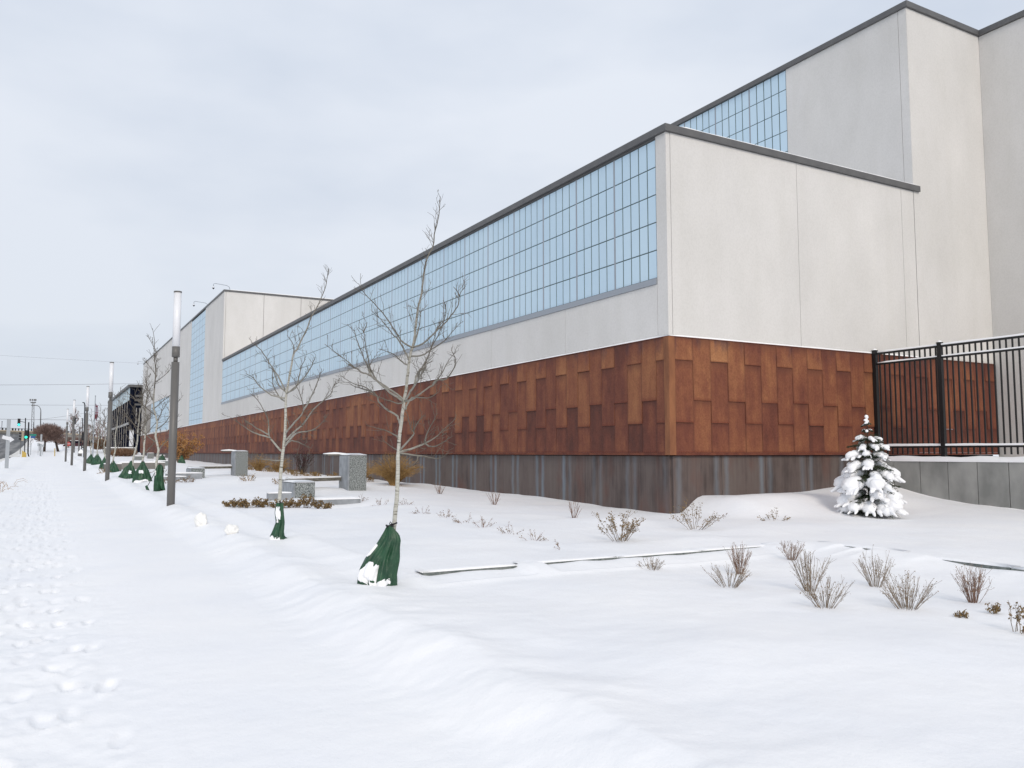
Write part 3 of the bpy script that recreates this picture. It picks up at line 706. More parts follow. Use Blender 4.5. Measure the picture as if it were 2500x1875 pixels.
lamps = [(2.57, 20.85, .25, 'nearest tall taupe lamp post with white tube top beside the trodden path'),
         (2.35, 40.3, .40, 'second taupe lamp post, just left of the dark glass hall'),
         (2.10, 58.2, .58, 'third taupe lamp post in front of the thin black pole, left of the flagpole'),
         (1.80, 76.0, .70, 'fourth taupe lamp post standing before the tall bare tree'),
         (1.67, 93.7, .78, 'fifth taupe lamp post, leftmost of the row, beside the red stop sign'),
         (3.55, 119, 1.05, 'small distant lamp post between the third and fourth posts of the row'),
         (3.75, 147, 1.45, 'farthest lamp post, tiny, just right of the fourth post')]
for x, y, z, lb in lamps:
    t = thing('lamp_post', lb, 'lamp post', (x, y, z), 'tube topped lamp posts along the path')
    for n, m in LM: put(n, m, t, (x, y, z))

# ------------------------------------------------------------------ bare trees with pale bark
CR, SR = math.cos(R(29.27)), math.sin(R(29.27))
def smooth_path(p, rng, jit, sub=3):
    """Catmull-Rom through the traced points with small kinks"""
    P = [p[0]] + list(p) + [p[-1]]; o = []
    for i in range(1, len(P) - 2):
        for s in range(sub):
            t = s / sub; a, b, c, d = P[i - 1], P[i], P[i + 1], P[i + 2]
            q = .5 * ((2 * b) + (c - a) * t + (2 * a - 5 * b + 4 * c - d) * t * t + (3 * b - a - 3 * c + d) * t ** 3)
            o.append(q + Vector([rng.uniform(-jit, jit) for _ in range(3)]))
    o.append(P[-1]); return o
def length(p): return sum((p[i + 1] - p[i]).length for i in range(len(p) - 1))
def twigs(mb, path, rng, n, l0, l1, r, t0=.25, depth=1, n_side=4):
    """short twigs alternating along a branch, with knobbly buds"""
    for k in range(n):
        f = t0 + (1 - t0) * (k + rng.random()) / n; i = min(len(path) - 2, int(f * (len(path) - 1)))
        p = path[i].lerp(path[i + 1], rng.random()); d = (path[i + 1] - path[i])
        if d.length < 1e-6: continue
        d.normalize(); s = d.orthogonal().normalized(); s.rotate(Matrix.Rotation(rng.uniform(0, 6.28), 3, d))
        q = (d * rng.uniform(.5, 1.0) + s * rng.uniform(.6, 1.1) + Vector((0, 0, rng.uniform(.05, .55)))).normalized()
        ln = rng.uniform(l0, l1) * (1.1 - .5 * f); pts = [p]
        for s_ in range(4):
            q = (q + Vector([rng.uniform(-.22, .22) for _ in range(3)]) + Vector((0, 0, .06))).normalized(); pts.append(pts[-1] + q * ln / 4)
        mb.tube(pts, [r, r * .95, r * 1.15, r * .8, r * .9], n_side)
        if depth > 1: twigs(mb, pts, rng, rng.randint(1, 3), l0 * .4, l1 * .5, r * .8, .3, depth - 1, 3)
def traced_tree(label, base, trunk, limbs, rb, rt, seed, rtw, ntw):
    rng = random.Random(seed); bx, by = base
    t = thing('young_tree', label, 'tree', (bx, by, hz(bx, by)), 'young bare trees wearing green watering bags')
    def W(u, z, d): return Vector((bx + u * CR + d * SR, by - u * SR + d * CR, z))
    tp = smooth_path([W(u, z, 0) for u, z in trunk], rng, .003); n = len(tp); z0, z1 = tp[0].z, tp[-1].z
    def rad_at(z): f = max(0, min(1, (z - z0) / (z1 - z0))); return rb * (1 - f) ** .95 + rt * f
    part('trunk', MB().tube(tp, [rad_at(p.z) for p in tp], 12), BARK, t, smooth=True)
    tw = MB(); paths = [tp]
    for li, l in enumerate(limbs):
        s = Vector((l[0][0], 0, l[0][1])); sgn = 1 if rng.random() < .5 else -1; slope = rng.uniform(.15, .75) * sgn
        # start depth : the nearest point of what this limb springs from
        best = None
        for pth in paths:
            for q in pth:
                u = (q.x - bx) * CR - (q.y - by) * SR; d = (q.x - bx) * SR + (q.y - by) * CR
                e = (u - l[0][0]) ** 2 + (q.z - l[0][1]) ** 2
                if best is None or e < best[0]: best = (e, d, q)
        d0 = best[1]; pts = []; run = 0; pu, pz = l[0]
        for u, z in l:
            run += math.hypot(u - pu, z - pz); pu, pz = u, z
            pts.append(W(u, z, d0 + slope * run))
        pts[0] = best[2].lerp(pts[0], .35)
        sp = smooth_path(pts, rng, .004); Ln = length(sp)
        r0 = min(rad_at(sp[0].z) * .58, .0035 + .0105 * Ln)
        part('limb', MB().tube(sp, [r0 * (1 - i / (len(sp) - 1)) + rtw * 1.1 for i in range(len(sp))], 7), BARK, t, smooth=True)
        twigs(tw, sp, rng, max(2, int(Ln * ntw)), .06, .26, rtw, .22, 2); paths.append(sp)
    top = tp[int(len(tp) * .55):]
    twigs(tw, top, rng, int(length(top) * 20), .09, .30, rtw, .0, 2)
    part('twigs', tw, BARK, t, kind='stuff')
    return t
TRUNK1= [(-0.022, 0.159), (-0.045, 0.628), (-0.019, 0.937), (-0.004, 1.17), (0.005, 1.548), (0.016, 1.744), (0.04, 1.945), (0.06, 2.143), (0.084, 2.302), (0.1, 2.457), (0.106, 2.54), (0.133, 2.685), (0.154, 2.75), (0.171, 2.874), (0.177, 2.954), (0.19, 3.077), (0.214, 3.209), (0.242, 3.333), (0.262, 3.531), (0.301, 3.725), (0.363, 3.847), (0.371, 3.97), (0.41, 4.134), (0.427, 4.253), (0.435, 4.391)]
LIMBS1= [[(0.106, 2.526), (0.055, 2.562), (-0.01, 2.613), (-0.104, 2.689), (-0.271, 2.754)], [(0.112, 2.591), (0.076, 2.678), (0.01, 2.794), (-0.049, 2.859), (-0.159, 2.997), (-0.246, 3.07)], [(0.147, 2.736), (0.053, 2.779), (0.009, 2.837), (-0.072, 2.968), (-0.182, 3.114), (-0.299, 3.231), (-0.358, 3.333)], [(0.141, 2.627), (0.227, 2.634), (0.327, 2.671), (0.485, 2.757), (0.542, 2.801), (0.685, 2.939)], [(0.161, 2.736), (0.262, 2.765), (0.398, 2.866), (0.505, 2.954), (0.584, 3.034), (0.649, 3.107), (0.67, 3.187), (0.684, 3.231), (0.742, 3.304)], [(0.677, 3.209), (0.655, 3.26), (0.611, 3.319)], [(0.165, 2.757), (0.203, 2.881), (0.231, 2.99), (0.233, 3.15)], [(0.073, 2.15), (0.147, 2.253), (0.226, 2.349), (0.289, 2.437), (0.328, 2.501), (0.251, 2.411), (0.329, 2.497), (0.428, 2.671), (0.506, 2.786), (0.57, 2.939), (0.58, 3.026)], [(0.073, 2.134), (0.164, 2.189), (0.243, 2.261), (0.345, 2.341), (0.38, 2.375), (0.451, 2.497), (0.486, 2.598), (0.571, 2.721)], [(0.345, 2.341), (0.393, 2.389), (0.502, 2.396), (0.587, 2.483), (0.626, 2.569), (0.579, 2.678)], [(0.178, 2.309), (0.201, 2.405), (0.24, 2.501), (0.201, 2.382), (0.257, 2.519), (0.298, 2.678), (0.34, 2.845), (0.361, 2.975), (0.375, 3.034)], [(0.361, 2.975), (0.396, 3.041), (0.454, 3.096)], [(0.057, 2.173), (-0.012, 2.221), (-0.124, 2.301), (-0.212, 2.365), (-0.261, 2.453), (-0.286, 2.501), (-0.252, 2.439), (-0.283, 2.598), (-0.299, 2.736), (-0.311, 2.837), (-0.366, 2.888)], [(0.057, 2.15), (-0.043, 2.213), (-0.14, 2.293), (-0.245, 2.397), (-0.317, 2.421), (-0.381, 2.461), (-0.445, 2.501), (-0.36, 2.447), (-0.447, 2.526), (-0.491, 2.562), (-0.622, 2.663)], [(-0.245, 2.397), (-0.286, 2.485), (-0.303, 2.519), (-0.377, 2.642), (-0.481, 2.859), (-0.511, 2.946)], [(-0.311, 2.837), (-0.287, 2.895), (-0.273, 2.939)], [(0.028, 1.907), (0.007, 1.943), (-0.033, 2.006), (-0.153, 2.078), (-0.241, 2.157), (-0.266, 2.221), (-0.314, 2.261), (-0.427, 2.329), (-0.539, 2.365), (-0.651, 2.421), (-0.708, 2.465)], [(-0.306, 2.261), (-0.443, 2.309), (-0.539, 2.341), (-0.643, 2.397)], [(0.01, 1.745), (-0.038, 1.796), (-0.134, 1.84), (-0.261, 1.872)], [(0.031, 1.603), (0.168, 1.784), (0.159, 1.84), (0.102, 2.046)], [(0.163, 1.816), (0.206, 1.911), (0.277, 2.006)], [(0.031, 1.595), (0.137, 1.642), (0.271, 1.698), (0.374, 1.761), (0.453, 1.84), (0.594, 1.983)], [(0.287, 1.705), (0.294, 1.784), (0.357, 1.903), (0.427, 2.022)], [(0.271, 1.698), (0.359, 1.666), (0.485, 1.705), (0.548, 1.769)], [(0.023, 1.579), (0.17, 1.575), (0.36, 1.548), (0.439, 1.536), (0.502, 1.556)], [(0.209, 1.563), (0.214, 1.516), (0.179, 1.477), (0.116, 1.449)], [(0.011, 1.619), (-0.068, 1.658), (-0.172, 1.737)], [(0.061, 2.118), (-0.003, 2.126), (-0.122, 2.165), (-0.282, 2.221)], [(0.086, 2.054), (0.156, 2.181), (0.315, 2.181), (0.434, 2.253)]]
TRUNK2= [(0.004, 0.229), (0.001, 0.818), (0.01, 1.055), (0.016, 1.336), (0.034, 1.55), (0.056, 1.764), (0.067, 1.978), (0.067, 2.263), (0.068, 2.447), (0.104, 2.731), (0.138, 2.94), (0.172, 3.124), (0.237, 3.229), (0.287, 3.349), (0.362, 3.506), (0.434, 3.703), (0.513, 3.852), (0.576, 3.996), (0.649, 4.196), (0.672, 4.332), (0.69, 4.397)]
LIMBS2= [[(0.01, 1.592), (-0.059, 1.711), (-0.145, 1.819), (-0.165, 1.879), (-0.163, 2.071), (-0.202, 2.191), (-0.316, 2.396), (-0.427, 2.504)], [(-0.164, 1.867), (-0.341, 1.975), (-0.463, 2.059), (-0.574, 2.155)], [(-0.17, 1.831), (-0.339, 1.891), (-0.486, 1.987), (-0.67, 2.131)], [(0.057, 1.879), (0.198, 2.011), (0.375, 2.167), (0.422, 2.251), (0.406, 2.444), (0.341, 2.637)], [(0.053, 1.783), (0.26, 1.939), (0.402, 2.047), (0.566, 2.251), (0.851, 2.468), (0.897, 2.577), (1.017, 2.649)], [(0.055, 1.693), (0.202, 1.831), (0.321, 1.903), (0.465, 1.915), (0.62, 1.951), (0.762, 2.047), (0.833, 2.131)], [(0.422, 2.251), (0.563, 2.408), (0.727, 2.674), (0.773, 2.77)], [(0.064, 2.522), (-0.063, 2.652), (-0.173, 2.888), (-0.265, 2.94)], [(0.058, 2.6), (-0.04, 2.783), (-0.149, 2.967), (-0.244, 3.15), (-0.378, 3.269)], [(0.059, 2.418), (-0.137, 2.483), (-0.309, 2.613), (-0.404, 2.744), (-0.51, 2.809)], [(0.083, 2.509), (0.225, 2.6), (0.298, 2.809), (0.322, 2.914), (0.398, 3.032)], [(0.084, 2.483), (0.302, 2.652), (0.48, 2.822), (0.557, 2.927), (0.607, 3.006)], [(0.168, 3.111), (0.184, 3.256), (0.103, 3.401)], [(0.067, 1.735), (0.203, 1.783), (0.384, 1.735), (0.565, 1.663)], [(-0.005, 1.472), (-0.209, 1.496), (-0.33, 1.532)], [(0.058, 2.371), (-0.065, 2.468), (-0.202, 2.661), (-0.281, 2.94)], [(0.075, 2.155), (0.138, 2.011), (0.157, 1.963)]]
traced_tree('nearest young bare tree with pale trunk rising from the big green bag', (3.27, 8.33), TRUNK1, LIMBS1, .028, .0032, 5, .0022, 15)
traced_tree('second young bare tree with forked pale trunk in front of the granite seat', (3.14, 12.9), TRUNK2, LIMBS2, .032, .0042, 6, .0030, 14)

def grown_tree(label, x, y, h, seed, lean=(0, 0), rb=.05, spread=.42, first=.28, rtw=.005, bark=None, cat='tree', group='young bare trees wearing green watering bags', name='young_tree', nl=16, z=None, deep=2):
    rng = random.Random(seed); z = hz(x, y) if z is None else z; bark = bark or BARKF
    t = thing(name, label, cat, (x, y, z), group); pts = [Vector((x, y, z - .2))]; n = 12
    for i in range(1, n + 1):
        f = i / n; pts.append(Vector((x + lean[0] * f + rng.uniform(-.05, .05), y + lean[1] * f + rng.uniform(-.05, .05), z + h * f)))
    tp = smooth_path(pts, rng, .003, 2); part('trunk', MB().tube(tp, [rb * (1 - i / (len(tp) - 1)) + rtw for i in range(len(tp))], 8), bark, t, smooth=True)
    lm, tw = MB(), MB(); a = rng.uniform(0, 6)
    for k in range(nl):
        f = first + (.93 - first) * k / nl; i = int(f * (len(tp) - 1)); p = tp[i]; a += 2.4 + rng.uniform(-.4, .4)
        ln = h * spread * (1.05 - f) * rng.uniform(.7, 1.15) + .1 * h * spread; el = rng.uniform(.5, .95); q = Vector((math.cos(a) * math.cos(el), math.sin(a) * math.cos(el), math.sin(el))); lp = [p]
        for s in range(6): q = (q + Vector([rng.uniform(-.16, .16) for _ in range(3)]) + Vector((0, 0, .07))).normalized(); lp.append(lp[-1] + q * ln / 6)
        lm.tube(lp, [rb * .42 * (1.1 - f) * (1 - s / 6.5) + rtw for s in range(7)], 5)
        twigs(tw, lp, rng, 7, ln * .2, ln * .5, rtw, .2, deep, 3)
    twigs(tw, tp[int(len(tp) * .6):], rng, 10, h * .05, h * .12, rtw, 0, 1, 3)
    part('limb', lm, bark, t, smooth=True); part('twigs', tw, bark, t, kind='stuff')
    return t
yt = [(3.2, 29.0, 5.3, 'slim bare tree just left of the nearest lamp post, above the tall upright green bag', (-.35, .1)),
      (3.3, 35.4, 4.4, 'slim bare tree above the wide triangular green bag left of the nearest lamp', (.05, 0)),
      (3.25, 40.0, 4.9, 'leaning bare tree with kinked trunk above the third green bag from the near lamp', (.55, .1)),
      (3.15, 49.5, 4.6, 'thin bare tree growing right behind the second lamp post', (.2, 0)),
      (3.2, 57.5, 3.8, 'small bare tree with curved trunk between the second lamp post and the flagpole', (-.15, 0)),
      (3.35, 70.0, 4.6, 'thin bare tree just right of the flagpole', (.1, 0)),
      (3.1, 74.0, 4.4, 'thin bare tree just left of the flagpole', (-.1, 0))]
for i, (x, y, h, lb, ln) in enumerate(yt): grown_tree(lb, x, y, h, 40 + i, ln, rb=.040, rtw=.0042 + .00004 * y, nl=13 if y < 45 else 8, spread=.34)

# ------------------------------------------------------------------ green watering bags
TRI = [(0, -.5, .5), (.3, -.44, .43), (.6, -.31, .29), (.85, -.15, .13), (1, -.07, .07)]
def bag(label, x, y, w_, h_, seed, patches=(), outl=None, deep=.55, neck=None):
    """soft folded cover tied round the trunk at the top and spread on the snow; outl: (height share, left, right) in metres"""
    rng = random.Random(seed); z0 = hz(x, y) - .05; t = thing('watering_bag', label, 'watering bag', (x, y, z0), 'green watering bags round the young trees')
    if outl is None: outl = [(f, a * w_, b_ * w_) for f, a, b_ in TRI]
    of, ol, orr = zip(*outl); nr, ns = 26, 72; b = MB()
    def S(k, j):
        f = k / (nr - 1); a = 2 * math.pi * j / ns; lo, hi = float(np.interp(f, of, ol)), float(np.interp(f, of, orr))
        c, hw = (lo + hi) / 2, (hi - lo) / 2; dp = max(.045, hw * deep)
        pl = .10 * math.cos(5 * a + seed) * (.25 + f) + .07 * math.cos(11 * a + 3 * f + seed) + .05 * math.cos(17 * a - 6 * f)
        pl += .30 * mnoise.noise(Vector((math.cos(a) * 1.5, math.sin(a) * 1.5, f * 1.8 + seed * 3))) + .12 * mnoise.noise(Vector((math.cos(a) * 4, math.sin(a) * 4, f * 5 + seed)))
        side = abs(math.cos(a)) ** 6
        u = c + math.cos(a) * hw * (1 + pl * .35); d = math.sin(a) * dp * (1 + pl * (1.6 - side))
        hem = .10 * h_ * (1 - f) ** 5 * (math.sin(2 * a + seed) + .5 * math.sin(5 * a))
        return Vector((x + u * CR + d * SR, y - u * SR + d * CR, z0 + f * h_ + hem)), Vector((x + c * CR, y - c * SR, z0 + f * h_))
    for k in range(nr):
        for j in range(ns): b.v.append(tuple(S(k, j)[0])); b.rad.append(0)
    for k in range(nr - 1):
        for j in range(ns):
            a0, a1 = k * ns + j, k * ns + (j + 1) % ns; b.f.append((a0, a1, a1 + ns, a0 + ns)); b.uv.append([(0, 0)] * 4); b.mi.append(0)
    b.f.append(tuple((nr - 1) * ns + j for j in range(ns))); b.uv.append([(0, 0)] * ns); b.mi.append(0)
    part('cover', b, GREENBAG, t, smooth=True)
    c0 = S(nr - 1, 0)[1]; sb = MB(); tz = z0 + h_
    sb.tube([c0 + Vector((.035 * math.cos(a), .035 * math.sin(a), -.004 + .006 * math.sin(3 * a))) for a in np.linspace(0, 6.28, 15)], .009, 5)
    sb.tube([c0 + Vector((0, -.02, 0)), c0 + Vector((-.012, -.03, .022)), c0 + Vector((-.004, -.03, .040)), c0 + Vector((.012, -.03, .022)), c0 + Vector((0, -.02, 0))], .0055, 5)
    sb.tube([c0, c0.lerp(Vector((x, y, tz + .03)), .6) + Vector((0, -.02, 0)), Vector((x - .01, y - .03, tz + .03))], .009, 5)
    part('strap', sb, STRAP, t, smooth=True)
    for (a0, a1, f0, f1, th) in patches:      # irregular snow lying in the folds
        pb = MB(); na, nf = 34, 30
        for q in range(nf + 1):
            for j in range(na + 1):
                pj, pq = j / na, q / nf; aa = (a0 + (a1 - a0) * pj) % (2 * math.pi); ff = f0 + (f1 - f0) * pq; k = ff * (nr - 1); jj = aa / (2 * math.pi) * ns
                p, c = S(k, jj); o = (p - c); o.normalize(); rr = math.hypot(pj * 2 - 1, pq * 2 - 1)
                m = 1.0 - rr + .75 * mnoise.noise(Vector((pj * 3.2 + seed, pq * 3.2 + a0, seed * 1.7))) + .3 * mnoise.noise(Vector((pj * 9, pq * 9, seed)))
                m = max(-.3, min(1, m * 2.2)) if 0 < q < nf and 0 < j < na else -.3
                pb.v.append(tuple(p + o * (th * math.sqrt(m) if m > 0 else m * .06))); pb.rad.append(0)
        for q in range(nf):
            for j in range(na): a_ = q * (na + 1) + j; pb.f.append((a_, a_ + 1, a_ + na + 2, a_ + na + 1)); pb.uv.append([(0, 0)] * 4); pb.mi.append(0)
        part('snow_patch', pb, SNOW, t, smooth=True)
    return t
V = math.pi * 1.5                                 # the side facing the viewer
bag('large dark green bag half filled with snow round the nearest tree', 3.245, 8.27, .44, .67, 1, ((V - 1.1, V + .05, .08, .46, .022), (V - .2, V + .8, .10, .22, .014), (V - 1.3, V - .9, .52, .72, .012)),
    [(0, -.40, .01), (.2, -.403, .012), (.34, -.378, .017), (.5, -.326, .022), (.69, -.223, .03), (.77, -.19, .038), (.86, -.155, .022), (.95, -.12, -.03), (1, -.10, -.05)], .62)
bag('narrow twisted green bag with a snow streak round the second tree', 3.14, 12.9, .30, .60, 2, ((V - .7, V + .4, .50, .92, .016), (V - .9, V + .5, -.03, .20, .03)),
    [(0, -.13, .15), (.1, -.13, .10), (.25, -.10, .085), (.5, -.045, .09), (.75, -.06, .075), (1, -.045, .062)], .8)
bag('upright green bag with a loose strap, nearest of the three left of the near lamp', 3.2, 29.0, .42, .90, 3, ((V - .9, V - .3, .6, .8, .02),), [(0, -.17, .20), (.4, -.16, .15), (.8, -.14, .12), (.92, -.10, .10), (1, -.05, .06)], .8)
bag('wide triangular green bag, middle of the three left of the near lamp', 3.3, 35.4, .80, .86, 4, ((V - .5, V + .4, .45, .62, .02), (V - 1, V + .9, -.02, .16, .03)))
bag('green bag flaring to the left, third from the near lamp post', 3.25, 40.0, .78, .80, 5, ((V + .1, V + .7, .3, .5, .02),), [(0, -.52, .32), (.2, -.50, .30), (.45, -.36, .20), (.65, -.28, .13), (.8, -.12, .10), (1, -.05, .06)])
bag('small green bag half hidden by the second lamp post', 3.15, 49.5, .7, .68, 6)
bag('round green bag between the second lamp post and the flagpole', 3.2, 57.5, .72, .84, 7)
bag('tiny green bag just right of the flagpole foot', 3.35, 70.0, .85, .85, 8)
bag('tiny green bag leaning left of the flagpole foot', 3.1, 74.0, .9, .8, 9)
bag('small dark green bag beside the far granite pillars near the wall', 8.8, 78.0, .8, .7, 10)
bag('green bag under the orange leaved tree', 8.3, 62.3, .6, .65, 12)
ls_ = thing('loose_strap', 'green pad on a loose strap lying beside the upright green bag', 'strap', (2.9, 28.7, hz(2.9, 28.7))); zz_ = hz(2.85, 28.7)
part('strap', MB().tube([(3.05, 28.8, zz_ + .55), (2.93, 28.75, zz_ + .32), (2.84, 28.7, zz_ + .14)], .012, 5), STRAP, ls_); part('pad', MB().prism([(2.76, zz_ + .12), (2.82, zz_ + .16), (2.90, zz_ - .02), (2.80, zz_ + .0)], 'y', 28.66, 28.72), GREENBAG, ls_)

# ------------------------------------------------------------------ snow laden fir
def fir(x, y, h, r):
    rng = random.Random(21); z0 = hz(x, y) - .03; t = thing('fir_tree', 'small fir loaded with thick snow at the foot of the iron fence', 'fir tree', (x, y, z0))
    part('trunk', MB().tube([(x, y, z0 - .2), (x, y, z0 + h * .6), (x + .01, y, z0 + h * .97)], [.045, .022, .006], 8), BARKD, t, smooth=True)
    nd = MB(); bm = bmesh.new(); br = MB()
    def prof(f):  # outline of the crown, wide and bulging low down, narrow spire on top
        return r * float(np.interp(f, [0, .2, .4, .55, .7, .78, .82, 1], [.92, 1.0, .86, .68, .52, .40, .16, .07]))
    tiers = [(.06, 11), (.17, 9), (.27, 10), (.38, 8), (.47, 8), (.57, 6), (.665, 6), (.74, 4), (.83, 3), (.90, 3)]
    def blob(c, s, d=None):
        m = Matrix.Translation(c)
        if d is not None: m = m @ d.to_track_quat('X', 'Z').to_matrix().to_4x4()
        bmesh.ops.create_icosphere(bm, subdivisions=2, radius=1, matrix=m @ Matrix.Diagonal((*s, 1)))
    for f, n in tiers:
        a0 = rng.uniform(0, 6)
        for k in range(n):
            a = a0 + 2 * math.pi * k / n + rng.uniform(-.22, .22); ln = prof(f) * rng.uniform(.78, 1.16); zb = z0 + h * (f + .03 + rng.uniform(-.012, .012))
            droop = rng.uniform(.18, .42); pts = []
            for s in range(7):
                q = s / 6; pts.append(Vector((x + math.cos(a) * ln * q, y + math.sin(a) * ln * q, zb + ln * (.16 * q - droop * q * q))))
            br.tube(pts, [.012 * (1 - s / 7) + .003 for s in range(7)], 5)
            # needles on side shoots
            for s in range(1, 7):
                p = pts[s]; d = (pts[s] - pts[s - 1]).normalized(); sd = Vector((-math.sin(a), math.cos(a), 0)); wd = ln * .42 * (1.05 - s / 7) + .045
                for q in range(7 if f < .75 else 3):
                    sg = rng.choice((-1, 1)); e = (d * rng.uniform(.3, 1) + sd * sg * rng.uniform(.3, 1.2) + Vector((0, 0, rng.uniform(-.45, .1)))).normalized(); L_ = wd * rng.uniform(.45, 1)
                    c0 = p - d * rng.uniform(0, ln / 6)
                    for u in np.linspace(.15, 1, 6):
                        c = c0 + e * L_ * u
                        for w_ in range(3):
                            v = (e * .7 + Vector([rng.uniform(-1, 1) for _ in range(3)]) * .8).normalized() * rng.uniform(.022, .034); o = v.orthogonal().normalized() * .0042
                            nd.quad([c - o, c + o, c + v + o * .2, c + v - o * .2])
            # snow cushion over the outer part of the branch, splitting in drooping fingers
            if rng.random() < .90:
                rr = max(.026, ln * .245 * rng.uniform(.75, 1.4))
                for q, sc_ in ((.45, .75), (.68, 1.0), (.88, .92)):
                    i = q * 6; i0 = int(i); c = pts[i0].lerp(pts[min(6, i0 + 1)], i - i0); d = (pts[min(6, i0 + 1)] - pts[i0]).normalized()
                    s_ = rr * sc_; blob(c + Vector((rng.uniform(-.01, .01), rng.uniform(-.01, .01), s_ * .42)), (s_ * 1.0, s_ * .95, s_ * .78), d)
                for g in range(rng.randint(2, 5)):
                    sd = Vector((-math.sin(a), math.cos(a), 0)); off = rng.uniform(-1, 1) * rr; d = (Vector((math.cos(a), math.sin(a), -.55)) + sd * off / rr * .5).normalized()
                    blob(pts[5] + sd * off + d * rr * .7 + Vector((0, 0, rr * .1)), (rr * .80, rr * .22, rr * .24), d)
    for k in range(5200):          # dense dark inner shoots
        f = rng.random() ** 1.3 * .8; a = rng.uniform(0, 6.28); q = prof(f) * rng.uniform(.25, .93); c = Vector((x + math.cos(a) * q, y + math.sin(a) * q, z0 + h * (f + .02) + rng.uniform(-.03, .03)))
        v = Vector((math.cos(a), math.sin(a), rng.uniform(-.9, .5))).normalized() * rng.uniform(.03, .055); v.rotate(Matrix.Rotation(rng.uniform(-.9, .9), 3, 'Z')); o = v.orthogonal().normalized() * .006
        nd.quad([c - o, c + o, c + v + o * .2, c + v - o * .2])
    blob(Vector((x, y, z0 + h * 1.0)), (.045, .045, .05)); blob(Vector((x - .03, y, z0 + h * .965)), (.05, .04, .03)); blob(Vector((x + .035, y + .01, z0 + h * .955)), (.035, .035, .025))
    part('branches', br, BARKD, t, smooth=True, kind='stuff')
    part('needles', nd, NEEDLE, t, kind='stuff')
    me_ = bpy.data.meshes.new('tmp'); 
    for v in bm.verts:
        n_ = mnoise.noise(v.co * 11) * .02 + mnoise.noise(v.co * 27) * .008; v.co += (v.normal if v.normal.length else Vector((0, 0, 1))) * n_
    bm.to_mesh(me_); bm.free(); tmp = bpy.data.objects.new('tmp', me_); col.objects.link(tmp)
    md = tmp.modifiers.new('r', 'REMESH'); md.mode = 'VOXEL'; md.voxel_size = .011
    sm = tmp.modifiers.new('s', 'SMOOTH'); sm.factor = .6; sm.iterations = 3
    dg = bpy.context.evaluated_depsgraph_get(); sn = bpy.data.meshes.new_from_object(tmp.evaluated_get(dg)); bpy.data.objects.remove(tmp)
    sn.materials.clear(); sn.materials.append(SNOW); sn.polygons.foreach_set('use_smooth', [True] * len(sn.polygons)); sn.name = 'snow_load'
    sn.transform(Matrix.Translation((-x, -y, -z0))); put('snow_load', sn, t, (x, y, z0))
fir(15.3, 11.75, 2.12, .63)

# ------------------------------------------------------------------ granite seats and pillars
def cap_snow(t, x0, x1, y0, y1, z, h=.06): snowcap(t, x0, x1, y0, y1, z, h)
def pillar(label, x, y, zt, sx, sy, grp, zb=-.3, name='stone_pillar'):
    z = hz(x, y); t = thing(name, label, 'stone pillar' if name == 'stone_pillar' else 'stone block', (x, y, z), grp)
    bm_ = MB().box(x, x + sx, y, y + sy, z + zb, zt); part('speckled_block', bm_, GRAN, t)
    part('smooth_side', MB().box(x - .045, x - .002, y + .02, y + sy - .02, z + zb, zt - .02), GRANS, t)
    cap_snow(t, x - .05, x + sx + .02, y - .02, y + sy + .02, zt + .001, .055); return t
GP = 'granite seat pillars along the wall bed'
def seat_set(x, y, s, n, zt):
    """low block, tall pillar and the bench board between them"""
    pillar(n + ' tall granite pillar capped with snow', x + 2.25 * s, y + 2.2 * s, zt, .54 * s, .95 * s, GP)
    pillar(n + ' low granite block capped with snow', x, y, zt - .74 * s, .54 * s, 1.3 * s, GP, name='stone_block')
    b = thing('bench_board', n + ' long bench board reaching from the low block to the tall pillar', 'bench', (x, y, zt - .6 * s), 'bench boards between granite blocks')
    z = zt - .70 * s
    pts = [(x + .05, y + 1.35 * s), (x + .3 * s, y + 1.75 * s), (x + 1.0 * s, y + 2.35 * s), (x + 2.2 * s, y + 2.9 * s)]
    bb = MB(); wd = .36 * s
    for i in range(len(pts) - 1):
        (ax, ay), (bx_, by_) = pts[i], pts[i + 1]
        q = [(ax, ay), (bx_, by_), (bx_ + .0, by_ + wd), (ax, ay + wd)]
        bb.prism(q[::-1], 'z', z - .10 * s, z)
    part('board', bb, PLANK, b)
    sb = MB()
    for i in range(len(pts) - 1):
        (ax, ay), (bx_, by_) = pts[i], pts[i + 1]
        sb.prism([(ax, ay + .01), (bx_, by_ + .01), (bx_, by_ + wd), (ax, ay + wd)][::-1], 'z', z + .001, z + .035 * s)
    part('snow_cap', sb, SNOW, b)
    k = thing('shelf_board', n + ' short raised board with snow behind the tall pillar', 'board', (x + 1.3 * s, y + 3.2 * s, zt), 'raised boards behind the pillars')
    part('board', MB().box(x + 1.85 * s, x + 2.45 * s, y + 3.16 * s, y + 3.6 * s, zt - .02, zt + .03), PLANK, k)
    snowcap(k, x + 1.8 * s, x + 2.45 * s, y + 3.15 * s, y + 3.6 * s, zt + .031, .06)
seat_set(5.97, 22.75, 1.0, 'nearest', 1.52)
seat_set(5.45, 37.8, 1.0, 'second nearest', 1.66)
for (x, y, zt, sx, lb) in ((6.0, 57.5, 1.06, .9, 'low granite block just left of the near lamp post'), (8.8, 80.5, 1.35, .5, 'granite pillar glimpsed directly behind the near lamp post'),
                           (7.5, 88, 1.25, .7, 'small distant granite block left of the leaning tree trunk'), (9.6, 98, 1.55, .6, 'distant taller granite pillar right of the leaning tree trunk')):
    pillar(lb, x, y, zt, sx, sx, GP, name='stone_block')
